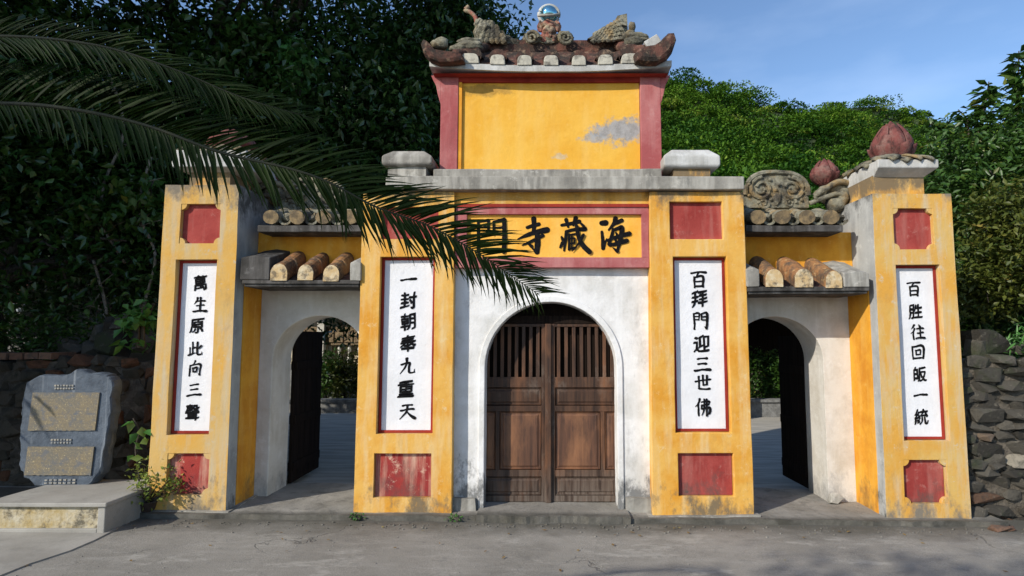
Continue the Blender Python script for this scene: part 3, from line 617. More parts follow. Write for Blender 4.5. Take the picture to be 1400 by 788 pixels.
def cap(pl, nx0, nx1, nyt, nyb, cx0, cx1, cyt, cyb, yn0, yn1, petal=True):
    """neck, spreading cap and lotus bud on an outer pillar"""
    a0, a1 = X(nx0, nyb, yn0), X(nx1, nyb, yn0); zt = pl[4]; zn = Z(nx0, nyt, yn0)
    bm = bmesh.new(); box(bm, a0, a1, yn0, yn1, zt-.01, zn+.02); obj('neck', bm, 'yellow', pl[0], wob=.004)
    yc = yn0-.10; b0, b1 = X(cx0, cyb, yc), X(cx1, cyb, yc); z1, z2 = Z(cx1, cyb, yc), Z(cx1, cyt, yc)
    bm = bmesh.new(); frustum(bm, [(a0+.004, a1-.004, yn0+.004, yn1-.004, zn+.0), (b0, b1, yc, yn1+.10, z1), (b0, b1, yc, yn1+.10, z2)])
    obj('cap', bm, 'concrete_pale', pl[0], bevel=.008, wob=.004)
    cx_, cy_ = (b0+b1)/2, (yc+yn1+.10)/2; hw = (b1-b0)/2; hd = (yn1+.10-yc)/2
    for k_ in range(18):                      # a skirt of stucco petals drooping over the cap's edge
        a_ = 2*math.pi*k_/18+.1; bm = bmesh.new(); ex = max(-1, min(1, 1.25*math.cos(a_)))*hw; ey = max(-1, min(1, 1.25*math.sin(a_)))*hd
        d = Vector((ex, ey, 0)); t = Vector((-ey, ex, 0)).normalized(); rows = []
        for q, (f_, zz, w) in enumerate(((.45, .085, .05), (.75, .065, .085), (1.0, .02, .075), (1.06, -.005, .03))):
            c_ = Vector((cx_, cy_, z2+zz+.012*math.sin(k_*2.3)))+d*f_
            rows.append([bm.verts.new(c_+t*w*s+Vector((0, 0, .022*(1-abs(s))))) for s in (-1, -.4, .4, 1)]+[bm.verts.new(c_-Vector((0, 0, .03)))])
        for r0, r1 in zip(rows, rows[1:]):
            for s in range(5): bm.faces.new((r0[s], r0[(s+1) % 5], r1[(s+1) % 5], r1[s]))
        bm.faces.new(rows[0]); bm.faces.new(rows[-1])
        obj('cap_petal', bm, 'ornament', pl[0], smooth=True)
    return cx_, cy_, z2
cx_, cy_, z2 = cap(pD, 1195, 1264, 243, 266, 1201, 1284, 218, 229, .10, .72)
zb_ = z2+.05
bm = bmesh.new(); h_ = Z(1221, 166, cy_)-zb_; bud(bm, X(1219, 200, cy_), cy_, zb_, h_, .172); obj('lotus_bud', bm, 'bud', pD[0], 'dull red lotus bud finial on the outer right pillar', smooth=True)
cx_, cy_, z2 = cap(pA, 259, 314, 236, 253, 234, 336, 205, 228, .10, .72)
bm = bmesh.new(); bud(bm, cx_, cy_, z2+.05, .30, .2); obj('lotus_bud', bm, 'bud', pA[0], 'dull red lotus bud finial on the outer left pillar, hidden in the foliage', smooth=True)

# ---- arched walls
def arch_wall(name, xl, xr, zt, z0, acx, ar, zs, y0, y1, m, parent, label=None, arz=None, wob=.003, mi_soffit=0):
    arz = arz or ar; bm = bmesh.new(); prof = []
    for z in (z0, z0+(zs-z0)*.33, z0+(zs-z0)*.66): prof.append(((acx-ar, z), (xl, z)))
    angs = [math.pi*(1-i/28) for i in range(29)]
    for cxx, czz in ((xl, zt), (xr, zt)): angs.append(math.atan2(czz-zs, cxx-acx))
    for a_ in sorted(angs, reverse=True):
        c, s = math.cos(a_), math.sin(a_); t = min([k_ for k_ in ((xr-acx)/c if c > 1e-6 else 1e9, (xl-acx)/c if c < -1e-6 else 1e9, (zt-zs)/s if s > 1e-6 else 1e9)])
        prof.append(((acx+ar*c, zs+arz*s), (acx+t*c, zs+t*s)))
    for z in (z0+(zs-z0)*.66, z0+(zs-z0)*.33, z0): prof.append(((acx+ar, z), (xr, z)))
    vs = [[bm.verts.new((p[0][0], y, p[0][1])) for y in (y0, y1)]+[bm.verts.new((p[1][0], y, p[1][1])) for y in (y0, y1)] for p in prof]
    for a_, b_ in zip(vs, vs[1:]):
        bm.faces.new((a_[0], b_[0], b_[2], a_[2])); bm.faces.new((a_[1], a_[3], b_[3], b_[1]))
        bm.faces.new((a_[0], a_[1], b_[1], b_[0])).material_index = mi_soffit; bm.faces.new((a_[2], b_[2], b_[3], a_[3]))
    for q in (vs[0], vs[-1]): bm.faces.new((q[0], q[1], q[3], q[2]))
    return obj(name, bm, m, parent, label, bevel=.012, wob=wob)
# central bay
YC = .12
central = arch_wall('central_bay_wall', pB[2]-.01, pC[1]+.01, Z(753, 352, YC), gz(0)-.0, X(753, 500, YC), (X(843, 500, YC)-X(663, 500, YC))/2, Z(753, 503, YC), YC, .46, ['white'], gate,
                    'white limewashed wall round the central arched doorway', arz=Z(753, 413, YC)-Z(753, 503, YC))
# raised moulding round the arch
acx, ar, zs, arz = X(753, 500, YC), (X(843, 500, YC)-X(663, 500, YC))/2, Z(753, 503, YC), Z(753, 413, YC)-Z(753, 503, YC)
bm = bmesh.new(); rows = []
for i in range(-6, 41):
    if i < 0: q = [(acx-ar-o_, zs-(zs-.02)*(-i)/6) for o_ in (.0, .055)]
    elif i > 34: q = [(acx+ar+o_, zs-(zs-.02)*(i-34)/6) for o_ in (.0, .055)]
    else:
        t = math.pi*(1-i/34); q = [(acx+(ar+o_)*math.cos(t), zs+(arz+o_)*math.sin(t)) for o_ in (.0, .055)]
    rows.append([bm.verts.new((q[0][0], YC+.05, q[0][1])), bm.verts.new((q[0][0], YC-.016, q[0][1])), bm.verts.new((q[1][0], YC-.016, q[1][1])), bm.verts.new((q[1][0], YC+.05, q[1][1]))])
for a_, b_ in zip(rows, rows[1:]):
    for s in range(3): bm.faces.new((a_[s], a_[s+1], b_[s+1], b_[s]))
obj('arch_moulding', bm, 'white', central, bevel=.006)
for xa, xb in ((pB[2]-.01, acx-ar-.07), (acx+ar+.07, pC[1]+.01)):
    bm = bmesh.new(); box(bm, xa, xb, YC-.045, YC+.02, gz(0)-.05, gz(0)+.16); obj('wall_foot', bm, 'concrete', central, wob=.014, wl=.06)
# beam above name board
bm = bmesh.new(); zb1, zb0 = Z(753, 259, .05), Z(753, 283, .05); box(bm, pB[2]-.02, pC[1]+.02, .05, .5, zb0, zb1)
obj('beam', bm, 'beam', gate, 'mould-stained yellow beam between the slab and the name board', wob=.004)
# name board: frame, field, four characters
yb = .03; fx0, fx1 = X(623, 320, yb), X(887, 320, yb); fz0, fz1 = Z(753, 366, yb), Z(753, 281, yb); ix0, ix1 = X(638, 320, yb), X(877.5, 320, yb); iz0, iz1 = Z(753, 352, yb), Z(753, 293, yb)
bm = bmesh.new()
for (a0, a1, c0, c1) in ((fx0, fx1, iz1, fz1), (fx0, fx1, fz0, iz0), (fx0, ix0, iz0, iz1), (ix1, fx1, iz0, iz1)): box(bm, a0, a1, yb, .30, c0, c1)
nb = obj('name_board', bm, 'pink', gate, 'yellow name board in a red frame reading 海藏寺門 above the doorway', wob=.002, bevel=.004)
bm = bmesh.new(); box(bm, ix0, ix1, yb+.035, .2, iz0, iz1); obj('board_field', bm, 'name_yellow', nb)
for seg in ((fx0+.0, fx1-.0, iz1+.045, iz1+.06),):
    bm = bmesh.new(); box(bm, seg[0], seg[1], yb-.012, yb+.02, fz1-.018, fz1+.012); obj('frame_lip', bm, 'red_line', nb)
ST = {
 '海': [([(985,190),(1012,188)],[20,22]),([(985,255),(992,320),(994,375)],[11,14,15]),([(994,375),(1020,305)],[14,5]),([(1085,155),(1075,190),(1035,240)],[18,16,7]),([(1068,200),(1130,170)],[12,16]),
       ([(1068,235),(1055,290),(1035,345)],[11,13,12]),([(1068,243),(1110,226),(1132,226),(1120,310),(1098,398)],[11,14,18,18,9]),([(1022,318),(1100,290),(1185,268)],[9,14,18]),([(1040,352),(1100,340),(1165,320)],[12,15,18]),
       ([(1088,262),(1098,282)],[8,10]),([(1080,308),(1090,325)],[8,10]),([(1098,398),(1065,372)],[14,4])],
 '藏': [([(690,205),(760,193),(818,178)],[12,14,16]),([(722,165),(737,218)],[15,9]),([(792,152),(774,205)],[17,9]),([(722,252),(780,238),(860,234)],[11,13,17]),([(724,252),(716,320),(706,392)],[13,12,8]),
       ([(688,292),(697,312)],[8,13]),([(695,335),(678,368)],[13,9]),([(744,272),(742,385)],[9,9]),([(744,277),(788,270)],[7,8]),([(744,306),(782,301)],[7,7]),([(744,342),(784,337)],[7,7]),([(744,380),(792,370)],[8,9]),
       ([(764,277),(762,380)],[6,6]),([(785,302),(783,337)],[6,7]),([(798,212),(812,290),(842,352),(892,402)],[14,15,18,20]),([(848,278),(820,332),(765,398)],[12,10,4]),([(828,192),(850,214)],[8,12])],
 '寺': [([(483,158),(486,215),(478,262)],[20,17,12]),([(436,222),(480,207),(520,198)],[13,15,15]),([(365,308),(430,280),(500,256),(580,240)],[5,15,18,23]),([(508,262),(512,330),(506,402)],[18,22,20]),
       ([(506,402),(468,372)],[17,4]),([(400,352),(470,322),(548,282)],[6,12,15]),([(440,338),(466,360)],[7,14])],
 '門': [([(75,170),(77,400)],[11,15]),([(75,180),(150,168)],[9,11]),([(78,222),(145,218)],[7,8]),([(78,268),(145,263)],[7,8]),([(150,168),(148,275)],[11,9]),([(188,182),(265,165)],[10,16]),
       ([(188,182),(190,275)],[10,9]),([(195,225),(255,220)],[7,8]),([(195,268),(255,264)],[7,8]),([(265,165),(268,300),(262,402)],[15,18,16]),([(262,402),(232,378)],[14,4])]}
for ci, (ch, strokes) in enumerate(ST.items()):
    bm = bmesh.new(); q = 0
    for pts, ws in strokes:
        path = smooth_path([(p[0], p[1], 0) for p in pts], 7); n = len(path); Lr = []
        for i, p in enumerate(path):
            t = i/(n-1)*(len(ws)-1); k_ = min(int(t), len(ws)-2); w = ws[k_]*(1-(t-k_))+ws[k_+1]*(t-k_); w *= 1+.10*noise.noise(Vector((p.x*.05, p.y*.05, ci)))
            d = (path[min(i+1, n-1)]-path[max(i-1, 0)]).normalized(); Lr.append((p, w, d))
        def VV(x, y):
            X_, Z_ = P(640+x/5.385, 270+y/5.385, yb+.03); return bm.verts.new((X_, yb+.033-.0003*q, Z_))
        poly = []
        p, w, d = Lr[0]; a0 = math.atan2(d.y, d.x)
        for j in range(7): poly.append((p.x+w*math.cos(a0+math.pi/2+math.pi*j/6), p.y+w*.95*math.sin(a0+math.pi/2+math.pi*j/6)))
        prev = None
        for (p, w, d) in Lr:
            nrm = Vector((-d.y, d.x, 0)); a_, b_ = p+nrm*w, p-nrm*w; cur = (VV(a_.x, a_.y), VV(b_.x, b_.y))
            if prev: bm.faces.new((prev[0], prev[1], cur[1], cur[0]))
            prev = cur
        q += 1; bm.faces.new([VV(*c) for c in poly]); q += 1
        p, w, d = Lr[-1]; a0 = math.atan2(d.y, d.x)
        bm.faces.new([VV(p.x+w*math.cos(a0-math.pi/2+math.pi*j/6), p.y+w*math.sin(a0-math.pi/2+math.pi*j/6)) for j in range(7)]); q += 1
    obj('brush_character', bm, 'ink', nb)

# ---- doors of the central bay
YD = .31
def leafdoor(xa, xb, hinge_left):
    """frame-and-panel leaf with a barred upper light. xa,xb outer edges"""
    zb_, zt_ = gz(0)+.066, Z(753, 443, YD)
    sgn = 1 if hinge_left else -1; xo, xi = (xa, xb) if hinge_left else (xb, xa)     # outer (hinge) and inner (meeting) edges
    fr = bmesh.new(); lo, hi = min(xa, xb), max(xa, xb); st = .045
    zz = {k_: Z(753, v, YD) for k_, v in dict(g1=447, g0=516, r1=516, r0=530, a0=555, b1=563, b0=643, c1=652, c0=678).items()}
    box(fr, lo, lo+st, YD, YD+.05, zb_, zt_); box(fr, hi-st, hi, YD, YD+.05, zb_, zt_)
    for z0_, z1_ in ((zb_, zz['c0']), (zz['b0'], zz['b0']-0+ (zz['c1']-zz['b0'])*1.0), (zz['a0'], zz['b1']), (zz['r1'], zz['r0']), (zz['g1'], zt_)):
        a_, b_ = sorted((z0_, z1_)); box(fr, lo+st, hi-st, YD+.003, YD+.047, a_, b_)
    mx_ = xo+sgn*(.15+.03); box(fr, mx_-.02, mx_+.02, YD+.004, YD+.046, zz['b0'], zz['b1'])
    lf = obj('door_leaf', fr, 'wood', gate, 'dark brown panelled door leaf, '+('left' if hinge_left else 'right')+' of the pair', bevel=.003)
    def panel(x0, x1, z0, z1, m_='wood'):
        bm = bmesh.new(); e = .028
        r = [[bm.verts.new(p) for p in ((x0+k_, y, z0+k_), (x1-k_, y, z0+k_), (x1-k_, y, z1-k_), (x0+k_, y, z1-k_))] for k_, y in ((0, YD+.022), (.008, YD+.006), (.014, YD+.018), (e, YD+.018), (e+.012, YD+.010))]
        for a_, b_ in zip(r, r[1:]):
            for s in range(4): bm.faces.new((a_[s], a_[(s+1) % 4], b_[(s+1) % 4], b_[s]))
        bm.faces.new(r[-1]); obj('door_panel', bm, m_, lf)
    il, ir = lo+st, hi-st
    panel(il, ir, zz['a0'], zz['r0']); panel(il, ir, zz['c0'], zz['c1'])
    s0, s1 = (il, mx_-.02), (mx_+.02, ir); panel(*s0, zz['b0'], zz['b1'], 'wood_warm'); panel(*s1, zz['b0'], zz['b1'], 'wood_warm')
    n = 8
    for i in range(n):
        c_ = il+(ir-il)*(i+.5)/n; bm = bmesh.new(); box(bm, c_-.017, c_+.017, YD+.012, YD+.036, zz['g0']-.004, zz['g1']+.004); obj('door_bar', bm, 'wood', lf, bevel=.003)
    return lf
dx = X(749.5, 560, YD); d1 = leafdoor(X(655, 560, YD), dx-.02, True); d2 = leafdoor(dx+.02, X(845, 560, YD)+.03, False)
bm = bmesh.new(); box(bm, dx-.028, dx+.028, YD-.03, YD+.03, gz(0)+.063, Z(753, 443, YD)); obj('meeting_stile', bm, 'wood', gate, bevel=.004)
bm = bmesh.new(); box(bm, acx-ar-.1, acx+ar+.1, YD-.004, YD+.12, Z(753, 443, YD)+.003, Z(753, 432, YD)); obj('door_lintel', bm, 'wood_black', gate)
bm = bmesh.new(); box(bm, acx-ar-.1, acx+ar+.1, YD+.10, YD+.12, gz(0), Z(753, 413, YD)+.25); obj('inner_darkness_board', bm, 'wood_black', gate).name = 'inner_darkness_sheet'  # dark sheet added where the arch shows only unlit void behind the doors

# ---- side bays
def side_bay(s, xl, xr, acx_px, ar_px, ytop_px, ysp_px, strip, tiles, slab_px, slab_y, label):
    """s=-1 left bay, +1 right bay"""
    Y0 = .50; acx_ = X(acx_px, ysp_px, Y0); r = ar_px*(Y0-CAMY)/FPX; zs_ = Z(acx_px, ysp_px, Y0); rz = Z(acx_px, ytop_px, Y0)-zs_; zt_ = Z(acx_px, 385, Y0)
    wall = arch_wall('side_bay_wall', xl-.01, xr+.01, zt_, gz(xl)-.0, acx_, r, zs_, Y0, Y0+.44, ['white_low'], gate, label, arz=rz)
    # yellow flank strip on the outer pillar side
    o = xl if s < 0 else xr; bm = bmesh.new(); a_, b_ = sorted((o, o-s*.012)); box(bm, a_, b_, .16 if s < 0 else .12, Y0-.002, gz(o)+.04, zt_); obj('flank_strip', bm, 'orange', wall)
    # lower eave slab
    ys = -.02; sx0, sx1 = X(slab_px[0], slab_y[1], ys), X(slab_px[1], slab_y[1], ys); z0_, z1_ = Z(acx_px, slab_y[1], ys), Z(acx_px, slab_y[0], ys)
    inner = pB[1] if s < 0 else pC[2]
    if s < 0: a0, a1 = sx0, inner+.0
    else: a0, a1 = inner, sx1
    bm = bmesh.new(); box(bm, a0, a1, ys, Y0+.05, z0_+.012, z1_); box(bm, a0+.012, a1-.012, ys+.02, Y0+.04, z0_-.012, z0_+.014)
    rf = obj('lower_roof', bm, 'slab_dark', gate, 'small lower tiled roof over the '+('left' if s < 0 else 'right')+' side arch', wob=.007, wl=.12, bevel=.006)
    # pitched bed the tiles lie on
    ybk = .42; zr = z1_+.19; bm = bmesh.new(); v = [bm.verts.new(p) for p in ((a0+.02, ys+.04, z1_-.004), (a1-.02, ys+.04, z1_-.004), (a1-.02, ybk, zr), (a0+.02, ybk, zr), (a0+.02, ybk, z1_-.004), (a1-.02, ybk, z1_-.004))]
    for f in ((0, 1, 2, 3), (0, 3, 4), (1, 5, 2), (2, 5, 4, 3), (0, 4, 5, 1)): bm.faces.new([v[i] for i in f])
    obj('roof_bed', bm, 'tile_red', rf, wob=.008, wl=.1)
    # upper yellow wall band above the little roof
    yu = .40; zu1 = Z(acx_px, 318, yu); bm = bmesh.new(); box(bm, xl-.0, xr+.0, yu, Y0+.40, zt_-.0, zu1); obj('upper_band', bm, 'orange', wall, wob=.003)
    # barrel tiles, each with a plastered round end
    me = None
    for q, (tx, ty, rp) in enumerate(tiles):
        r_ = rp/151; x_, z_ = P(tx, ty, ys)
        bm = bmesh.new(); slope = (zr-z1_)/(ybk-ys); rings = []
        segs = [(0, 1), (.20, .94), (.205, 1.05), (.40, .98), (.44, .9)]
        for yy, k_ in segs:
            k_ *= 1+.05*math.sin(q*3+yy*20); rings.append([bm.verts.new((x_+r_*k_*math.cos(t)*1.0+.004*math.sin(q+yy*9), ys-.012+yy, z_-r_*.25+r_*1.15*k_*math.sin(t)*1.0+yy*slope)) for t in [math.pi*j/10 for j in range(11)]]
                         + [bm.verts.new((x_-r_*k_, ys-.012+yy, z_-r_*1.15+yy*slope)), bm.verts.new((x_+r_*k_, ys-.012+yy, z_-r_*1.15+yy*slope))])
        for r0, r1 in zip(rings, rings[1:]):
            for j in range(13): bm.faces.new((r0[j], r0[(j+1) % 13], r1[(j+1) % 13], r1[j]))
        bm.faces.new(rings[0][::-1]).material_index = 1; bm.faces.new(rings[-1])
        obj('roof_tile', bm, ['tile', 'tile_end'], rf, bevel=.004)
    return wall, rf, (a0, a1, z1_, zu1, Y0, acx_)
bL = side_bay(-1, pA[2], pB[1], 437, 64, 432, 493, 0, [(382, 371, 12), (418, 371.5, 11), (453, 372.5, 11.5)], (331, 497), (383, 390), 'off-white wall with the left side arch, scratched plaster')
bR = side_bay(1, pC[2], pD[1], 1061, 64, 433, 493, 0, [(1058, 379, 12.5), (1098, 379, 13), (1139, 381, 12)], (1021, 1189), (392, 400), 'off-white wall with the right side arch')
# raking end blocks of the lower roofs
def rake(rf, px0, px1, py0, py1, pb, m, lab=None):
    a0, z0_ = P(px0, py1, -.03); a1, z1_ = P(px1, py0, -.03); bm = bmesh.new()
    h = z1_-z0_; v = [bm.verts.new(p) for p in ((a0, -.03, z0_), (a1, -.03, z0_), (a1, -.03, z1_-.02), (a0+(a1-a0)*.5, -.03, z1_), (a0, -.03, z1_-.02))]
    w = [bm.verts.new((q.co.x, .44, q.co.z+pb)) for q in v]
    bm.faces.new(v); bm.faces.new(w[::-1])
    for i in range(5): bm.faces.new((v[i], w[i], w[(i+1) % 5], v[(i+1) % 5]))
    obj('raking_end', bm, m, rf, lab, wob=.007, wl=.09, bevel=.008)
rake(bL[1], 328, 369, 350, 383, .14, 'slab_dark'); rake(bL[1], 478, 494, 357, 384, .14, 'concrete')
rake(bR[1], 1154, 1188, 371, 393, .17, 'concrete'); rake(bR[1], 1021, 1038, 366, 392, .14, 'concrete')
# side door leaves standing open inwards
def open_leaf(xh, yh, ln, ang, h, m, lab):
    bm = bmesh.new(); e = Vector((math.cos(ang), math.sin(ang))); n = Vector((-e.y, e.x)); z0_ = gz(xh)+.055
    def bb(u0, u1, w0, w1, za, zb__):
        v = [bm.verts.new((xh+e.x*u+n.x*w, yh+e.y*u+n.y*w, z)) for z in (za, zb__) for u, w in ((u0, w0), (u1, w0), (u1, w1), (u0, w1))]
        for f in ((0, 3, 2, 1), (4, 5, 6, 7), (0, 1, 5, 4), (1, 2, 6, 5), (2, 3, 7, 6), (3, 0, 4, 7)): bm.faces.new([v[i] for i in f])
    npl = 5
    for i in range(npl): bb(ln*i/npl+.003, ln*(i+1)/npl-.003, -.018, .018, z0_, z0_+h)
    for zz in (.12, .62, 1.2): bb(.02, ln-.02, -.032, .032, z0_+zz, z0_+zz+.09)
    obj('side_door_leaf', bm, m, gate, lab, bevel=.002)
open_leaf(X(394, 660, .94), .96, .78, R(90), 1.62, 'wood_black', 'black plank leaf standing open in the left side arch')
open_leaf(X(1108, 665, .94), .96, .62, R(92), 1.62, 'wood_black', 'black plank leaf standing open in the right side arch')
bm = bmesh.new(); hull(bm, [(X(1142, 684, .46)+random.uniform(-.08, .1), .40+random.uniform(0, .1), gz(3)+.04+random.uniform(0, .11)) for _ in range(16)]); obj('foot_stone', bm, 'concrete', bR[0])

# ---- upper eaves and ornaments on the side bays
def spiral(bm, cx, cz, y, r0, turns, sgn, rad, mi=0, start=0):
    pts = []; n = int(turns*14)
    for i in range(n+1):
        t = i/n; a_ = start+sgn*t*turns*2*math.pi; r = r0*(1-.86*t); pts.append((cx+r*math.cos(a_), y, cz+r*math.sin(a_)))
    tube(bm, pts, [rad*(1-.5*i/n) for i in range(n+1)], 7, mi)
def upper_roof(s, b, px0, px1, bay):
    a0, a1, z1_, zu1, Y0, ac = b
    ye = .10; e0, e1 = X(px0, 312, ye), X(px1, 312, ye); za, zb__ = Z(700, 317, ye), Z(700, 308, ye)
    bm = bmesh.new(); box(bm, e0, e1, ye, 1.0, za, zb__); er = obj('upper_roof', bm, 'slab_dark', gate, 'upper eave with stucco crest over the '+('left' if s < 0 else 'right')+' side bay', wob=.008, wl=.1, bevel=.006)
    n = 4; w = (e1-e0)/n
    for i in range(n):
        c_ = e0+w*(i+.5); rr = .085; bm = bmesh.new(); pts = [(c_, ye-.01, zb__+.075), (c_+.01, ye+.14, zb__+.10), (c_, ye+.30, zb__+.17)]
        tube(bm, pts, [rr*.92, rr*1.0, rr*.9], 14, flat=.85); bm.faces.ensure_lookup_table(); bm.faces[-2].material_index = 1; 
        for v in bm.verts: v.co += noise.noise_vector(v.co*14)*.007
        obj('roof_tile', bm, ['ornament', 'tile_end_old'], er)
        bm = bmesh.new(); prism(bm, [(c_+w*.5+.062*math.cos(t), zb__+.055+.05*math.sin(t)) for t in [math.pi+math.pi*j/8 for j in range(9)]]+[(c_+w*.5+.045*math.cos(t), zb__+.058+.032*math.sin(t)) for t in [2*math.pi-math.pi*j/8 for j in range(9)]], ye+.02, ye+.26); obj('pan_tile', bm, 'ornament', er, wob=.004, wl=.05)
        bm = bmesh.new(); lump(bm, (c_+w*.5, ye+.13, zb__+.085), (.06, .09, .05), 2, .6); obj('mortar_lump', bm, 'ornament', er)
    bm = bmesh.new(); box(bm, e0+.02, e1-.02, ye+.22, 1.0, zb__-.004, zb__+.20); obj('ridge', bm, 'ornament', er, wob=.02, wl=.1)
    return er, ye, zb__, e0, e1
uR = upper_roof(1, bR[2], 1020, 1153, 'right'); uL = upper_roof(-1, bL[2], 352, 496, 'left')
def crest(er, yy, pc, ptop, pbot, half_px, bm_m='ornament'):
    """scrolled gable panel: arched plate with a rim and two spiral volutes"""
    k_ = (yy-CAMY)/FPX; cx_ = X(pc, ptop, yy); zt_, zb__ = Z(pc, ptop, yy), Z(pc, pbot, yy); hw = half_px*k_; h = zt_-zb__
    bm = bmesh.new(); arc = [(cx_+hw*math.copysign(abs(math.cos(t))**.7, math.cos(t)), zb__+h*(.35+.65*abs(math.sin(t))**.8)) for t in [math.pi*i/20 for i in range(21)]]
    prism(bm, [(cx_+hw, zb__)]+arc+[(cx_-hw, zb__)], yy, yy+.09)
    tube(bm, [(p[0], yy-.005, p[1]) for p in arc], [.026]*len(arc), 7)
    for s in (-1, 1):
        spiral(bm, cx_+s*hw*.48, zb__+h*.52, yy-.006, h*.34, 1.9, -s, .026, start=math.pi/2)
        spiral(bm, cx_+s*hw*.42, zb__+h*.12, yy-.004, h*.16, 1.4, s, .018)
        for q in range(7):
            a_ = q*.9; lump(bm, (cx_+s*hw*.48+h*.40*math.cos(a_), yy-.008, zb__+h*.5+h*.36*math.sin(a_)), (.022, .018, .022), 1, .3)
    lump(bm, (cx_, yy, zb__+h*.25), (.05, .03, .07), 2, .3)
    for v in bm.verts: v.co += noise.noise_vector(v.co*11)*.008
    obj('scroll_crest', bm, bm_m, er, 'arched grey stucco panel with two spiral scrolls', smooth=False)
crest(uR[0], .62, 1061, 236, 284, 44)
def bud_on_scroll(er, px, ptop, pbot, base, yy):
    bm = bmesh.new(); cx_, z0_ = P(px, pbot, yy); zt_ = Z(px, ptop, yy); bud(bm, cx_, yy, z0_, zt_-z0_, .115, 8); obj('lotus_bud', bm, 'bud', er, 'small dull red lotus bud on the side bay crest', smooth=True)
    bm = bmesh.new(); c2, z2_ = P(px+8, pbot+8, yy); lump(bm, (c2+.04, yy, z2_-.03), (.17, .14, .14), 3, .2)
    tube(bm, smooth_path([(c2-.24, yy-.13, z2_-.10), (c2-.12, yy-.17, z2_-.02), (c2+.02, yy-.15, z2_+.05), (c2+.16, yy-.12, z2_+.02), (c2+.20, yy-.1, z2_-.10)], 5), .032, 8)
    tube(bm, smooth_path([(c2-.28, yy-.1, z2_-.17), (c2-.14, yy-.16, z2_-.12), (c2+.0, yy-.16, z2_-.08), (c2+.10, yy-.15, z2_-.14)], 5), .026, 8)
    spiral(bm, c2-.20, z2_-.10, yy-.14, .06, 1.5, 1, .02); obj('bud_scroll', bm, 'ornament', er, smooth=True)
bud_on_scroll(uR[0], 1128, 217, 252, 285, .70)
bm = bmesh.new(); c_, z_ = P(1150, 270, .6); lump(bm, (c_, .62, z_), (.09, .1, .11), 3, .35); lump(bm, (c_-.06, .60, z_-.08), (.10, .1, .09), 2, .35); obj('broken_stub', bm, 'ornament', uR[0], smooth=True)
crest(uL[0], .62, 428, 246, 288, 44); bud_on_scroll(uL[0], 368, 222, 254, 285, .70)

# ---- top slab of the central bays
ysb = -.06; sz1, sz0 = Z(753, 241, ysb), Z(753, 259, ysb); sx0, sx1 = X(527, 250, ysb), X(1018.5, 250, ysb)
bm = bmesh.new(); box(bm, sx0, sx1, ysb, .95, sz0, sz1); top = obj('top_slab', bm, 'concrete', gate, 'long weathered concrete slab across the central bay', wob=.008, wl=.12, bevel=.01)
ys2 = .02; bm = bmesh.new(); box(bm, X(592, 238, ys2), X(905, 238, ys2), ys2, .9, sz1-.003, Z(753, 231, ys2)); obj('slab_step', bm, 'concrete', top, wob=.008, wl=.12, bevel=.01)
for (c0, c1, n0, n1, yt, ym, yn, m, lab) in ((521, 590, 530, 582, 205, 226, 240, 'concrete', 'left squat post with a chamfered cement cap'), (908, 985, 921, 971, 203, 229, 241, 'yellow', 'right squat post, yellow neck and pale chamfered cap')):
    yp = .02; a0, a1 = X(n0, yn, yp), X(n1, yn, yp); b0, b1 = X(c0, ym, yp-.05), X(c1, ym, yp-.05); zc, zt_ = Z(753, ym, yp-.05), Z(753, yt, yp-.05)
    bm = bmesh.new(); box(bm, a0, a1, yp, yp+.34, sz1-.01, zc+.01); po = obj('corner_post', bm, m, top, lab, wob=.004)
    bm = bmesh.new(); h = zt_-zc; frustum(bm, [(b0+.02, b1-.02, yp-.03, yp+.38, zc), (b0, b1, yp-.05, yp+.40, zc+.02), (b0, b1, yp-.05, yp+.40, zc+h*.62), (b0+.09, b1-.09, yp+.02, yp+.32, zt_+.01)])
    obj('post_cap', bm, 'concrete_pale' if m == 'yellow' else 'concrete', po if False else top, bevel=.012, wob=.005)

# ---- pavilion on top
pav = bmesh.new(); yv = .14; vz0 = sz1; vzt = Z(753, 103, yv)
x00, x01, x10, x11 = X(602, 170, yv), X(626, 170, yv), X(876, 170, yv), X(904, 170, yv)
box(pav, x00+.03, x11-.03, yv+.06, .85, vz0, vzt)
blots = [(X(850, 178, yv), Z(753, 178, yv), .34, .15, (.34, .34, .345), .95), (X(812, 190, yv), Z(753, 188, yv), .16, .05, (.36, .36, .36), .8), (X(765, 213, yv), Z(753, 213, yv), .09, .04, (.55, .48, .34), .7), (X(668, 124, yv), Z(753, 122, yv), .30, .07, (.42, .25, .06), .75)]
M['pav_yellow'] = mat('pavilion ochre wall', plaster((.74, .42, .065), (.74, .50, .16), (.70, .36, .04), gamt=.14, pamt=.28, blot=blots))
pv = obj('pavilion', pav, 'pav_yellow', gate, 'small yellow pavilion body with faded red corner posts above the slab', wob=.003)
zp0, zp1 = Z(753, 231, yv), Z(753, 112, yv)
bm = bmesh.new(); box(bm, x01+.035, x10-.004, yv+.035, yv+.062, vz0-.0, zp1); obj('wall_panel', bm, 'pav_yellow', pv, 'yellow panel with a patch of bare grey cement', wob=.002)
bm = bmesh.new(); box(bm, x01+.002, x01+.035, yv+.01, yv+.061, vz0, zp1); obj('inner_reveal', bm, 'orange', pv)
for (a0, a1) in ((x00, x01), (x10, x11)):
    bm = bmesh.new(); box(bm, a0, a1, yv, yv+.72, vz0, vzt-.0)
    s = -1 if a0 == x00 else 1; oo = a0 if s < 0 else a1      # bracket flaring out under the eave
    prism(bm, [(oo-s*.002, vzt-.30), (oo+s*.03, vzt-.20), (oo+s*.05, vzt-.10), (oo+s*.10, vzt), (oo-s*.002, vzt)], yv+.003, yv+.10)
    obj('corner_post', bm, 'pink', pv, wob=.003, bevel=.006)
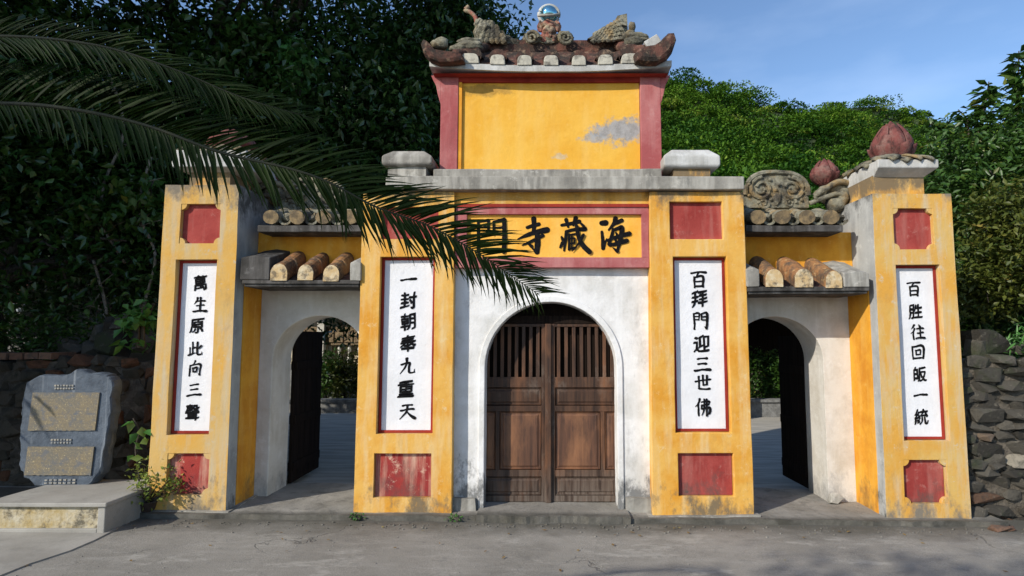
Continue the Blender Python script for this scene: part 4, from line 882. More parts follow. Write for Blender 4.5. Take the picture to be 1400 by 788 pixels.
bm = bmesh.new(); box(bm, x01, x10, yv+.004, yv+.3, zp1, vzt); obj('red_beam', bm, 'red_line', pv, wob=.002)  # dark frame red puts the eave's shadow into the beam colour
# eave slab, pale lip, sloping soffit
ye = .02; ex0, ex1 = X(587, 95, ye), X(918.5, 95, ye); ez0, ez1 = Z(753, 97.5, ye), Z(753, 89.5, ye)
bm = bmesh.new(); frustum(bm, [(x00-.01, x11+.01, yv-.01, .9, vzt-.0), (ex0+.03, ex1-.03, ye+.03, 1.05, ez0-.008)]); obj('soffit', bm, 'red_line', pv)
bm = bmesh.new()
nx = 16
for i in range(nx):
    pass
rows = []
for i in range(nx+1):
    t = i/nx; x_ = ex0+(ex1-ex0)*t; up_ = .05*abs(2*t-1)**2.4; rows.append([bm.verts.new((x_, y_, z_+up_)) for y_, z_ in ((ye, ez0), (ye, ez1), (1.06, ez1), (1.06, ez0))])
for a_, b_ in zip(rows, rows[1:]):
    for s in range(4): bm.faces.new((a_[s], a_[(s+1) % 4], b_[(s+1) % 4], b_[s]))
bm.faces.new(rows[0]); bm.faces.new(rows[-1][::-1]); obj('eave_slab', bm, 'concrete_pale', pv, wob=.004)
# roof bed rising to the ridge
ridge_z = Z(753, 60, .45); bm = bmesh.new(); rows = []
for i in range(nx+1):
    t = i/nx; x_ = ex0+.03+(ex1-ex0-.06)*t; up_ = .06*abs(2*t-1)**2.4; xr_ = ex0+.35+(ex1-ex0-.7)*t
    rows.append([bm.verts.new(p) for p in ((x_, ye+.03, ez1+up_-.002), ((x_*.6+xr_*.4), .18, ez1+.13+up_*.8), (xr_, .45, ridge_z-.06), ((x_*.6+xr_*.4), .75, ez1+.13+up_*.8), (x_, 1.02, ez1+up_-.002))])
for a_, b_ in zip(rows, rows[1:]):
    for s in range(4): bm.faces.new((a_[s], a_[s+1], b_[s+1], b_[s]))
    bm.faces.new((a_[0], b_[0], b_[4], a_[4]))
bm.faces.new(rows[0]); bm.faces.new(rows[-1][::-1]); roof = obj('pavilion_roof', bm, 'tile_red', gate, 'curved mossy red roof of the upper pavilion with eroded dragon ornaments', wob=.008, wl=.1)
for q, (px_, w_) in enumerate(((640, 30), (680, 21), (717, 21), (753.6, 21), (791.5, 20), (828, 21), (864, 30))):
    rr = w_/2*(ye-CAMY)/FPX; x_, z_ = P(px_, 88, ye-.01); zb_ = ez1+.05*abs(2*(x_-ex0)/(ex1-ex0)-1)**2.4-.003; H = Z(753, 77.5, ye)-ez1; bm = bmesh.new(); rings = []
    for yy, kx, kz, zo in ((0, 1, 1, 0), (.07, 1, 1, .01)):
        rings.append([bm.verts.new((x_+rr*kx*math.copysign(abs(math.cos(t))**.5, math.cos(t)), ye-.012+yy, zb_+.0+zo+(H*kz+.012)*(math.sin(t)**.6 if math.sin(t) > 0 else 0))) for t in [math.pi*j/10 for j in range(11)]])
    for r0, r1 in zip(rings, rings[1:]):
        for j in range(10): bm.faces.new((r0[j], r0[j+1], r1[j+1], r1[j]))
    bm.faces.new(rings[0][::-1]); bm.faces.new(rings[-1]); bm.faces.new((rings[0][0], rings[1][0], rings[1][-1], rings[0][-1]))
    obj('tile_end', bm, 'tile_end_grey', roof, wob=.003, wl=.05, bevel=.006)
    bm = bmesh.new(); rings = []; z0_ = zb_+H*.62; sx_ = (x_-(ex0+ex1)/2)*-.12
    for yy, k_, zz in ((.02, 1.08, 0), (.015, 1.22, .03), (.12, 1.12, .045), (.26, 1.0, .10), (.28, 1.1, .12), (.50, .95, .23)):
        rings.append([bm.verts.new((x_+sx_*yy*2+rr*k_*math.cos(t), ye+yy, z0_+zz+rr*k_*.95*math.sin(t)+(.0 if zz else -.01))) for t in [math.pi*j/10 for j in range(11)]])
    for r0, r1 in zip(rings, rings[1:]):
        for j in range(10): bm.faces.new((r0[j], r0[j+1], r1[j+1], r1[j]))
    bm.faces.new(rings[1][::-1]); bm.faces.new(rings[-1]); obj('roof_tile', bm, 'tile_red', roof, smooth=False, wob=.004, wl=.06)
# ridge beam
bm = bmesh.new(); box(bm, X(668, 60, .45), X(842, 60, .45), .38, .54, ridge_z-.12, ridge_z+.0); obj('ridge', bm, 'tile_red', roof, wob=.014, wl=.08)
# upturned corner horns
for s in (-1, 1):
    bm = bmesh.new()
    if s > 0: pp = [(866, 78), (872, 70), (882, 68), (893, 67), (904, 59), (913, 50), (921, 49), (923, 58), (919, 71), (910, 83), (898, 90), (882, 90), (868, 88)]
    else: pp = [(636, 88), (634, 79), (622, 76), (606, 75), (594, 71), (587, 64), (580, 58), (577, 64), (581, 76), (589, 85), (602, 90), (620, 90)]
    hp = [P(a_, b_, 0) for a_, b_ in pp]; hc = (sum(p[0] for p in hp)/len(hp), sum(p[1] for p in hp)/len(hp)); rings = []
    for y_, k_ in ((-.075, .72), (-.06, .92), (-.02, 1), (.05, 1), (.09, .9), (.10, .7)): rings.append([bm.verts.new((hc[0]+(p[0]-hc[0])*k_, y_-.02, hc[1]+(p[1]-hc[1])*k_)) for p in hp])
    for r0, r1 in zip(rings, rings[1:]):
        for j in range(len(hp)): bm.faces.new((r0[j], r0[(j+1) % len(hp)], r1[(j+1) % len(hp)], r1[j]))
    bm.faces.new(rings[0][::-1]); bm.faces.new(rings[-1])
    top_i = range(2, 7); tube(bm, smooth_path([(hp[i][0], -.02, hp[i][1]-.01) for i in top_i], 4), .022, 7)
    path = [Vector((hp[2][0], 0, hp[2][1]))]
    for v in bm.verts: v.co += noise.noise_vector(v.co*12)*.009
    obj('corner_horn', bm, 'tile_red', roof, 'upturned red horn at the '+('right' if s > 0 else 'left')+' corner of the pavilion roof', wob=.006, wl=.05)
    # hip ridge running back from the horn
    a_, b_ = ((868, 66), (842, 60)) if s > 0 else ((636, 70), (668, 62)); p0, p1 = P(*a_, .05), P(*b_, .4)
    bm = bmesh.new(); tube(bm, smooth_path([(path[0].x, path[0].y, path[0].z), (p0[0], .1, p0[1]), (p1[0], .42, p1[1])], 4), .055, 8); obj('hip_ridge', bm, 'tile_red', roof, smooth=True, wob=.012, wl=.05)
def lumps(name, lst, yy, m, lab, n=3, amp=.3):
    bm = bmesh.new()
    for (px_, py_, rx, rz) in lst:
        x_, z_ = P(px_, py_, yy); k_ = (yy-CAMY)/FPX; lump(bm, (x_, yy, z_), (rx*k_, min(rx, rz)*k_*1.0, rz*k_), n, amp)
    return bm
def scale_plates(bm, quad, yy, nu, nv, sz=5):
    """overlapping eroded dragon scales over a slab given by 4 px corners"""
    for i in range(nu):
        for j in range(nv):
            u, v = (i+.5+.5*(j % 2))/nu, (j+.5)/nv; a_ = [quad[0][k_]*(1-u)+quad[1][k_]*u for k_ in (0, 1)]; b_ = [quad[3][k_]*(1-u)+quad[2][k_]*u for k_ in (0, 1)]
            x_, z_ = P(a_[0]*(1-v)+b_[0]*v, a_[1]*(1-v)+b_[1]*v, yy); k_ = (yy-CAMY)/FPX*sz
            lump(bm, (x_, yy-.03, z_), (k_*1.25, .024, k_*1.05), 1, .5)
# left dragon stump
y3 = .40
bm = lumps('a', [(662, 44, 15, 15), (675, 50, 16, 11), (690, 56, 12, 8), (702, 58, 10, 5), (655, 33, 7, 8), (668, 34, 9, 6)], y3, '', '')
scale_plates(bm, [(652, 30), (672, 32), (694, 60), (654, 60)], y3-.05, 5, 5); obj('dragon_fragment', bm, 'ornament', roof, 'broken scaly lump left of the ridge centre')
bm = bmesh.new(); tube(bm, smooth_path([(P(a_, b_, y3)[0], y3, P(a_, b_, y3)[1]) for a_, b_ in ((652, 34), (650, 24), (643, 17), (636, 14), (641, 9))], 5), .022, 7); obj('dragon_whisker', bm, 'ornament_red', roof, smooth=True)
bm = lumps('a', [(641, 62, 20, 6), (641, 56, 17, 4), (602, 60, 12, 8), (626, 66, 12, 5)], .05, '', ''); obj('corner_scroll', bm, 'ornament', roof, smooth=True)
# right dragon tail: wedge rising to the right, covered in scales
prof = [(802, 58), (822, 47), (838, 36), (843, 26), (856, 23), (857, 60)]
bm = bmesh.new(); prism(bm, [P(a_, b_, y3) for a_, b_ in prof], y3-.07, y3+.08); scale_plates(bm, [(812, 50), (850, 26), (854, 58), (808, 58)], y3-.07, 7, 5, 4.5)
for v in bm.verts: v.co += noise.noise_vector(v.co*12)*.012
obj('dragon_tail', bm, 'ornament', roof, 'eroded scaly wedge rising towards the right end of the ridge')
bm = lumps('a', [(864, 37, 5, 7), (862, 46, 7, 5), (868, 50, 18, 6), (866, 58, 14, 8), (876, 54, 12, 4)], .2, '', ''); obj('corner_scroll', bm, 'ornament', roof, smooth=True)
bm = bmesh.new(); x_, z_ = P(892, 60, .0); box(bm, -.075, .075, -.04, .04, -.05, .05); bmesh.ops.rotate(bm, verts=bm.verts, cent=(0, 0, 0), matrix=Matrix.Rotation(R(-32), 3, 'Y')); bmesh.ops.translate(bm, verts=bm.verts, vec=(x_, .0, z_)); obj('loose_cement_block', bm, 'concrete_pale', roof, bevel=.01)
# centre: cloud base, red neck, ringed glass ball
bm = lumps('a', [(728, 53, 13, 10), (771, 53, 13, 10), (750, 55, 18, 8)], y3, '', '')
k_ = (y3-CAMY)/FPX
for px_, sg in ((727, 1), (773, -1)): spiral(bm, *P(px_, 52, y3-.09), y3-.10, 10*k_, 1.7, sg, 2.6*k_)
obj('cloud_base', bm, 'ornament', roof, 'pair of cloud scrolls under the glass ball')
bm = lumps('a', [(750, 36, 12, 8), (750, 45, 10, 10), (744, 52, 6, 7), (757, 52, 6, 7), (739, 37, 5, 8), (762, 37, 5, 8)], y3-.02, '', '')
obj('flame_neck', bm, 'ornament_red', roof, smooth=False)
bx, bz = P(750.5, 20.5, y3); bm = bmesh.new(); bmesh.ops.create_uvsphere(bm, u_segments=28, v_segments=18, radius=12.5*k_, matrix=Matrix.Translation((bx, y3, bz))); obj('glass_ball', bm, 'glass', roof, 'blue mirrored glass ball at the top of the gate', smooth=True)
bm = bmesh.new(); tube(bm, [(bx+14.5*k_*math.cos(t), y3, bz+14*k_*math.sin(t)) for t in [2*math.pi*i/28+.001 for i in range(29)]], 2.4*k_, 8); obj('ball_ring', bm, 'concrete_pale', roof, smooth=True, wob=.003, wl=.05)
bm = bmesh.new(); tube(bm, smooth_path([(bx-15*k_, y3-.06, bz-6*k_), (bx-6*k_, y3-.12, bz-10*k_), (bx+6*k_, y3-.12, bz-10*k_), (bx+15*k_, y3-.06, bz-4*k_)], 5), 2*k_, 7); obj('ball_cup', bm, 'concrete', roof, smooth=True)

# ================================================================== STELE
stele = empty('stone_stele', (-4.3, -.05, .3), 'rough-edged blue grey slate stele with two fields of gold engraved text, left of the gate', 'stele')
yst = .05; out = [(33,522),(44,516),(54,513),(72,514),(90,512),(97,507),(104,505),(112,505),(120,509),(133,510),(146,512),(151,517),(155,527),(152,545),(152,564),(147,590),(143,618),(137,649),(126,662),(112,671),(80,668),(46,666),(31,655),(26,646),(23,635),(25,618),(24,600),(25,585),(27,565),(29,543)]
zrow = [P(a_, b_, yst) for a_, b_ in out]
fine = []
for i, p in enumerate(zrow):
    q = zrow[(i+1) % len(zrow)]
    for t in (0, .33, .66):
        w = Vector((p[0]*(1-t)+q[0]*t, p[1]*(1-t)+q[1]*t, 0)); n_ = noise.noise_vector(w*24)*.020; fine.append((w.x+n_.x, w.y+n_.y))
cxs_, czs_ = sum(p[0] for p in fine)/len(fine), sum(p[1] for p in fine)/len(fine)
bm = bmesh.new(); rings = []
for y_, k_ in ((yst+.008, .965), (yst, .95), (yst+.02, .985), (yst+.06, 1.0), (yst+.12, .99), (yst+.15, .95)):
    if y_ == yst: continue
    rings.append([bm.verts.new((cxs_+(p[0]-cxs_)*k_+.012*noise.noise(Vector((p[0]*20, y_*40, p[1]*20))), y_+.006*noise.noise(Vector((p[0]*18, 5, p[1]*18))), czs_+(p[1]-czs_)*k_)) for p in fine])
for r0, r1 in zip(rings, rings[1:]):
    for j in range(len(fine)): bm.faces.new((r0[j], r0[(j+1) % len(fine)], r1[(j+1) % len(fine)], r1[j]))
bm.faces.new(rings[0][::-1]); bm.faces.new(rings[-1]); obj('slab', bm, 'slate', stele)
for (a0, b0, a1, b1) in ((42, 537, 130, 589), (36, 611, 124, 650)):
    x0, z1_ = P(a0, b0, yst); x1, z0_ = P(a1, b1, yst); bm = bmesh.new(); g = []
    nx_, nz_ = 24, 12
    pts = []
    for i in range(nx_+1): pts.append((x0+(x1-x0)*i/nx_, z0_+.007*noise.noise(Vector((i*.9, a0, 0)))))
    for i in range(nx_+1): pts.append((x1-(x1-x0)*i/nx_+.0, z1_+.007*noise.noise(Vector((i*.9, a0, 5)))))
    sh_ = -.02
    prism(bm, [(p[0]+(p[1]-z0_)*.06, p[1]) for p in pts], yst-.0035, yst+.02); obj('text_field', bm, 'engraving', stele)
for (a0, b0, a1, b1) in ((74, 525, 101, 533), (69, 599, 98, 607), (60, 654, 104, 662)):
    x0, z1_ = P(a0, b0, yst); x1, z0_ = P(a1, b1, yst); bm = bmesh.new(); nn = 7
    for i in range(nn):
        for j in range(2): box(bm, x0+(x1-x0)*(i+.15)/nn, x0+(x1-x0)*(i+.8)/nn, yst-.002, yst+.012, z0_+(z1_-z0_)*(j+.1)/2, z0_+(z1_-z0_)*(j+.65)/2)
    obj('title_line', bm, 'title', stele, wob=.0015, wl=.03)
# plinth
yp = -.52; plo = empty('stone_plinth', (-4.4, -.1, .05), 'low concrete plinth with a stained ochre front, carrying the slate stele', 'plinth')
x0, x1 = X(-18, 700, yp), X(142, 700, yp); zt_ = Z(70, 687, yp); zg = gz(-4.3); y2 = .24
bm = bmesh.new(); box(bm, x0, x1, yp+.02, y2, zg-.05, zt_-.03); obj('core', bm, 'plinth_face', plo, wob=.003)
bm = bmesh.new(); box(bm, x0-.02, x1+.03, yp-.02, y2+.02, zt_-.034, zt_); obj('top_slab', bm, 'apron', plo, bevel=.008, wob=.004)
bm = bmesh.new(); box(bm, x0-.01, x0+.05, yp, y2, zg-.05, zt_-.036); box(bm, x1-.05, x1+.01, yp, y2, zg-.05, zt_-.036); box(bm, x0+.05, x1-.05, yp, yp+.05, zg-.05, zg+.035); obj('border', bm, 'apron', plo, bevel=.006)

# ================================================================== STONE WALLS
STV = []
for i in range(10):
    bm = bmesh.new(); rr = random.Random(i); pts = []
    for _ in range(15):
        a_, b_ = rr.uniform(0, 6.283), rr.uniform(-1.4, 1.4); c = math.cos(b_)
        sq = lambda v: math.copysign(abs(v)**.55, v)
        pts.append((sq(c*math.cos(a_))*.5, sq(c*math.sin(a_))*.5, sq(math.sin(b_))*.5))
    hull(bm, pts); bmesh.ops.recalc_face_normals(bm, faces=bm.faces); me = bpy.data.meshes.new('stone'); bm.to_mesh(me); bm.free(); me.materials.append(M['stone']); STV.append(me)
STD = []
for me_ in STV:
    m2_ = me_.copy(); m2_.materials.clear(); m2_.materials.append(M['stone_shaded']); STD.append(m2_)
def rubble(par, x0, x1, zlo, zhi, yf, hmin, hmax, lmin, lmax, limit=300, var=None, dirv=None, wander=0):
    """irregular courses of stones set in a joint; dirv maps along-distance to (x,y)"""
    n = 0; z = zlo; row = 0
    while z < zhi(0 if dirv is None else 0) and n < limit:
        h = random.uniform(hmin, hmax); x = x0-random.uniform(0, .2)
        while x < x1 and n < limit:
            l = random.uniform(lmin, lmax)*(1.4 if random.random() < .12 else 1); hh = h*random.uniform(.72, 1.25)
            cx_ = x+l/2; zt_ = zhi(cx_)
            if z+h*.5 < zt_:
                o = bpy.data.objects.new('stone', random.choice(var or STV)); C.objects.link(o); o.parent = par; o.matrix_parent_inverse = par.matrix_basis.inverted()
                o.location = (cx_, yf+random.uniform(-.02, .035), z+h/2+.03*math.sin(cx_*4+row)); o.scale = (l*1.1, random.uniform(.16, .26), hh*1.12); o.rotation_euler = (random.uniform(-.15, .15), random.uniform(-.13, .13), random.uniform(-.15, .15)+random.choice((0, math.pi))); n += 1
            x += l
        z += h*.93; row += 1
    return n
wl = empty('rubble_wall', (-5.2, 1.1, 0), 'dark shaded rubble wall with a broken brick course on top, behind the slate stele', 'wall')
yw = 1.0; zw = Z(60, 492, yw)
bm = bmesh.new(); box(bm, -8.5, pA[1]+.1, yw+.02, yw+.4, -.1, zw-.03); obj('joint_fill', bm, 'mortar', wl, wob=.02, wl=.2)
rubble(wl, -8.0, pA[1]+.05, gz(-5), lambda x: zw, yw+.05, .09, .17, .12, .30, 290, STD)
for i in range(26):
    if random.random() < .15 or -8.3+i*.165 > -5.35: continue
    x_ = -8.3+i*.165+random.uniform(-.01, .01); bm = bmesh.new(); box(bm, x_, x_+random.uniform(.12, .15), yw-.03+random.uniform(-.015, .015), yw+.3, zw+.005, zw+.075)
    obj('brick', bm, 'brick', wl, wob=.006, wl=.07)
# boulders heaped on the bank behind
BL = ['topmost pale boulder of the heap left of the outermost left pillar', 'boulder on the left shoulder of the heap, just below its topmost stone', 'small boulder on top of the heap, nearest the green creeper', 'boulder at the left slope of the heap behind the brick-topped wall',
      'boulder in the middle of the heap under the topmost stone', 'broad boulder low on the left of the heap behind the stele', 'broad boulder at the foot of the heap, in its middle', 'boulder at the foot of the heap, half behind the creeper', 'outlying boulder farthest left of the heap, above the brick course', 'low boulder resting just above the brick course, right over the stele']
for i, (px_, py_, rp) in enumerate(((168, 440, 14), (150, 452, 17), (185, 448, 10), (132, 462, 18), (178, 462, 15), (110, 474, 20), (155, 472, 20), (192, 470, 12), (85, 478, 16), (120, 484, 18))):
    x_, z_ = P(px_, py_, 1.35); k_ = rp*(1.35-CAMY)/FPX; o = link('boulder', STV[i % 10], None, BL[i], cat='boulder', group='boulders heaped behind the left wall')
    o.location = (x_, 1.35+.05*i % .3, z_); o.scale = (k_*2.3, k_*2, k_*1.8); o.rotation_euler = (i, i*.7, i*1.9)
wr = empty('rubble_wall', (5.2, .2, 0), 'grey brown rubble wall half in sun, right of the outermost right pillar', 'wall')
ywr = .12; zwr = lambda x: Z(1360, 492, ywr)+.05*math.sin(x*3)
bm = bmesh.new(); box(bm, pD[2]+.02, 8.5, ywr+.045, ywr+.6, -.3, zwr(4.6)-.06); obj('joint_fill', bm, 'mortar_pale', wr, wob=.03, wl=.09)
rubble(wr, pD[2]+.05, 6.7, gz(5)-.06, zwr, ywr+.05, .065, .13, .13, .32, 295)
o = link('stone', STV[3], wr, 'large pale cap stone leaning on the wall top'); o.location = (X(1352, 470, .3), .35, Z(1352, 470, .3)); o.scale = (.5, .35, .26); o.rotation_euler = (.1, .22, .4)
for (px_, py_, sx_, sz_) in ((1395, 478, .34, .12), (1334, 478, .25, .2)):
    o = link('stone', STV[5], wr); o.location = (X(px_, py_, .3), .3, Z(px_, py_, .3)); o.scale = (sx_, .3, sz_); o.rotation_euler = (.1, .12, .4)
# fallen debris by the right wall
gx = X(1370, 733, -.25); 
for i, (px_, py_, s_) in enumerate(((1368, 731, .12), (1381, 734, .06))):
    x_ = X(px_, py_, -.2); o = link('brick_shard', STV[i+2], None, ('orange brown brick shard lying on the road below the right rubble wall', 'small dark chip lying beside the orange brick shard')[i], cat='rubble')
    o.location = (x_, -.2, gz(x_)+.02); o.scale = (s_*1.6, s_, .05); 
    me = o.data.copy(); me.materials.clear(); me.materials.append(M['brick']); o.data = me

# ================================================================== PALM
def frond_path(pix, ys): return smooth_path([(P(a_, b_, y_)[0], y_, P(a_, b_, y_)[1]) for (a_, b_), y_ in zip(pix, ys)], 8)
LV = []
for v in range(6):      # leaflet variants: folded, gently curved blades of unit length along +X, drooping
    bm = bmesh.new(); rows = []
    for i in range(6):
        t = i/5; w = .029*(math.sin(min(1, t*3+.25)*math.pi/2))*(1-t**2.2)+.0015; z_ = -.12*t*t*(1+.35*v)-(.12*max(0, t-.6) if v == 4 else 0); y_ = .07*t*t*(v-2.5)
        rows.append([bm.verts.new((t, y_-w, z_+w*.5)), bm.verts.new((t, y_, z_)), bm.verts.new((t, y_+w, z_+w*.5))])
    for a_, b_ in zip(rows, rows[1:]):
        for s in (0, 1): bm.faces.new((a_[s], a_[s+1], b_[s+1], b_[s]))
    me = bpy.data.meshes.new('leaflet'); bm.to_mesh(me); bm.free(); at = me.attributes.new('hue', 'FLOAT', 'FACE'); at.data.foreach_set('value', [random.uniform(.1, .8)]*len(me.polygons)); me.materials.append(M['palm']); LV.append(me)
def frond(par, path, length, spacing, singles, label=None, planen=Vector((0, -1, .25)), lean=.72, r0=.014, tip=.45, upk=1.0, dnk=1.0):
    """rachis tube with two ranks of leaflets. planen: normal of the blade's plane"""
    bm = bmesh.new(); n = len(path); tube(bm, path, [r0*(1-.85*i/(n-1)) for i in range(n)], 6); ra = obj('frond', bm, 'rachis', par, label, smooth=True)
    cum = [0]
    for a_, b_ in zip(path, path[1:]): cum.append(cum[-1]+(b_-a_).length)
    tot = cum[-1]; s = spacing; mats_ = []
    while s < tot:
        i = max(k_ for k_ in range(n-1) if cum[k_] <= s); f_ = (s-cum[i])/max(1e-6, cum[i+1]-cum[i]); p = path[i].lerp(path[i+1], f_); d = (path[i+1]-path[i]).normalized(); t = s/tot
        for side in (-1, 1):
            sd = d.cross(planen).normalized()*side; L_ = length*(.55+.45*math.sin(min(1, t*2.2+.2)*math.pi/2))*(1-(1-tip)*max(0, (t-.80)/.20)**2)*random.uniform(.9, 1.08)*(upk if sd.z > 0 else dnk*(.42+.58*min(1, max(0, (t-.18)/.3))))
            ang = lean+.35*t+random.gauss(0, .085); x_ = (d*math.sin(ang)+sd*math.cos(ang)+planen.normalized()*random.uniform(.0, .25)).normalized()
            z_ = (planen.normalized()+Vector((0, 0, .35))); z_ = (z_-x_*z_.dot(x_)).normalized(); y_ = z_.cross(x_)
            m = Matrix((x_, y_, z_)).transposed().to_4x4(); m = Matrix.Translation(p) @ m @ Matrix.Diagonal((L_, L_, L_, 1)); mats_.append(m)
        s += spacing*random.uniform(.85, 1.15)
    mats_.sort(key=lambda m: -m[0][0] if False else 0)
    keep = mats_[-singles:] if singles else []; rest = mats_[:-singles] if singles else mats_
    for m in keep:
        o = bpy.data.objects.new('leaflet', random.choice(LV)); C.objects.link(o); o.parent = ra; o.matrix_parent_inverse = (par.matrix_basis).inverted() @ Matrix.Identity(4) if False else ra.matrix_basis.inverted(); o.matrix_parent_inverse = par.matrix_basis.copy() if False else Matrix.Identity(4)
        o.matrix_basis = m
    if rest:
        base = LV[1]; bv = np.array([v.co[:]+(1,) for v in base.vertices]) if False else np.array([(v.co.x, v.co.y, v.co.z, 1) for v in base.vertices]); bf = np.array([tuple(p.vertices) for p in base.polygons])
        V = np.concatenate([(np.array(m) @ bv.T).T[:, :3] for m in rest]); F = np.concatenate([bf+len(bv)*i for i in range(len(rest))]); H = np.repeat(rng.uniform(0, .9, len(rest)), len(bf))
        link('leaflets', np_mesh('leaflets', V, F, 'palm', H), ra, kind='stuff')
    return ra
palm = empty('palm_tree', (0, 0, 0), 'palm leaning in from the left edge, long dark fronds before the gate', 'palm')
pc = Vector((-1.62, -4.38, 2.12))
bm = bmesh.new(); tube(bm, smooth_path([(-1.85, -4.5, gz(-2)-.05), (-1.92, -4.5, 1.1), (-1.66, -4.4, 2.12)], 5), [.10, .09, .09, .085, .09, .085, .085, .09, .09, .10, .08], 12)
for v in bm.verts: v.co += noise.noise_vector(v.co*14)*.015
obj('trunk', bm, 'bark', palm)
def yy(n, a, b): return [a+(b-a)*i/(n-1) for i in range(n)]
p1 = [(-120, 150), (0, 142), (100, 150), (200, 172), (300, 208), (400, 232), (453, 251), (514, 283), (586, 309), (650, 344), (690, 371), (738, 404)]
f1 = [pc]+frond_path(p1, yy(12, -4.33, -4.20))
frond(palm, f1, .146, .0066, 190, 'long frond reaching across the left pillars to the central arch', lean=.58, r0=.0048, dnk=.8)
f2 = [pc]+frond_path([(-120, 62), (0, 50), (130, 62), (230, 92), (330, 133), (428, 162)], yy(6, -4.36, -4.28))
frond(palm, f2, .085, .0062, 80, 'upper frond along the top left of the view', lean=.75, r0=.0042)
for a_ in (3.1, 2.6):
    d = Vector((math.cos(a_), math.sin(a_), 0)); pth = smooth_path([pc, pc+d*.4+Vector((0, 0, .25)), pc+d*.8+Vector((0, 0, .2)), pc+d*1.2-Vector((0, 0, .1))], 6)
    frond(palm, pth, .14, .014, 0, None, planen=Vector((0, 0, 1)), lean=.6, r0=.008)

# ================================================================== PLANTS BY THE GATE
pot = empty('potted_plant', (X(190, 706, -.12), -.05, gz(-3.7)+.03), 'small yellow-green shrub in a dark pot at the foot of the outer left pillar', 'potted plant')
pxx, pyy, pz0 = X(190, 706, -.12), -.02, gz(-3.7)+.02
bm = bmesh.new(); lathe(bm, [(.05, pz0), (.07, pz0+.05), (.078, pz0+.09), (.085, pz0+.095), (.083, pz0+.11), (.06, pz0+.105), (.055, pz0+.09)], (pxx, pyy), 18); obj('pot', bm, 'pot', pot, smooth=True)
bm = bmesh.new(); twp = []
for i in range(34):
    a_ = random.uniform(0, 6.28); e = Vector((pxx+.25*random.uniform(.1, 1)*math.cos(a_)*1.0+.04, pyy+.16*math.sin(a_), pz0+random.uniform(.14, .42))); tube(bm, [(pxx, pyy, pz0+.09), ((pxx+e.x)/2, (pyy+e.y)/2, pz0+.6*(e.z-pz0)), e], [.006, .004, .002], 4); twp.append(e)
obj('stems', bm, 'bark', pot)
p = np.concatenate([np.array(e)[None]+rng.normal(size=(13, 3))*np.array([.04, .04, .035]) for e in twp]); V, F, H = leaves(p, .042, .026, -.1); link('foliage', np_mesh('foliage', V, F, 'leaf_yellow', H), pot)
vine = empty('young_climber', (X(186, 640, .05), .1, .1), 'thin climbing plant with large pale green leaves beside the outer left pillar', 'plant')
bm = bmesh.new(); pts = smooth_path([(P(a_, b_, .05)[0], .05, P(a_, b_, .05)[1]) for a_, b_ in ((192, 690), (190, 650), (185, 615), (190, 590), (182, 572))], 5); tube(bm, pts, .006, 5); obj('stem', bm, 'bark', vine)
lp = []
for px_, py_ in ((184, 577), (196, 583), (187, 592), (197, 598), (182, 604), (195, 600), (190, 612), (200, 588), (183, 622), (196, 626), (179, 575)): lp.append((P(px_, py_, .02)[0], .02+random.uniform(-.03, .03), P(px_, py_, .02)[1]))
for q in lp:
    V, F, H = leaves(np.array([q]), .10, .075, .8, out=np.array([0, -.5, 0])); link('leaf', np_mesh('leaf', V, F, 'leaf_yellow' if random.random() < .4 else 'leaf_bright', H), vine)
def shrub(name, label, c, r, n, ln, wd, m, cat='shrub', group=None, hang=.1, twig=.08):
    e = empty(name, (c[0], c[1], c[2]-r[2]), label, cat, group); p, h = crown_pts([(c[0], c[1], c[2], *r)], n, twig, 8); V, F, H = leaves(p, ln, wd, hang, h); link('foliage', np_mesh('foliage', V, F, m, H), e)
    bm = bmesh.new()
    for _ in range(7): tube(bm, [(c[0]+random.uniform(-.05, .05), c[1], c[2]-r[2]*1.1), (c[0]+random.uniform(-.5, .5)*r[0], c[1]+random.uniform(-.5, .5)*r[1], c[2]), (c[0]+random.uniform(-.8, .8)*r[0], c[1]+random.uniform(-.8, .8)*r[1], c[2]+r[2]*.8)], [.015, .01, .004], 5)
    obj('stems', bm, 'bark', e); return e
x_, z_ = P(197, 440, 1.1); shrub('creeper', 'bright green large-leaved creeper on the wall top beside the outer left pillar', (x_, 1.05, z_), (.14, .12, .26), 150, .12, .075, 'leaf_bright', 'creeper', hang=.4)
x_, z_ = P(40, 455, 1.6); shrub('fern_shrub', 'low dim shrub on the bank above the brick course', (x_, 1.6, z_-.05), (.9, .4, .28), 1600, .09, .035, 'leaf_mid', 'shrub')
x_, z_ = P(1396, 470, .3); shrub('weed', 'bright green spiky weed at the right edge on the wall top', (x_+.05, .25, z_), (.12, .12, .14), 260, .12, .02, 'leaf_bright', 'plant', hang=-.2)
for i, (px_, lab) in enumerate(((487, 'little green weed at the left corner of the pillar beside the central door'), (622, 'little green weed at the right corner of the pillar beside the central door'))):
    x_ = X(px_, 712, -.11); shrub('weed', lab, (x_, -.115, gz(x_)+.04), (.06, .015, .02), 60, .03, .015, 'leaf_bright', 'plant', hang=-.2, twig=.015)

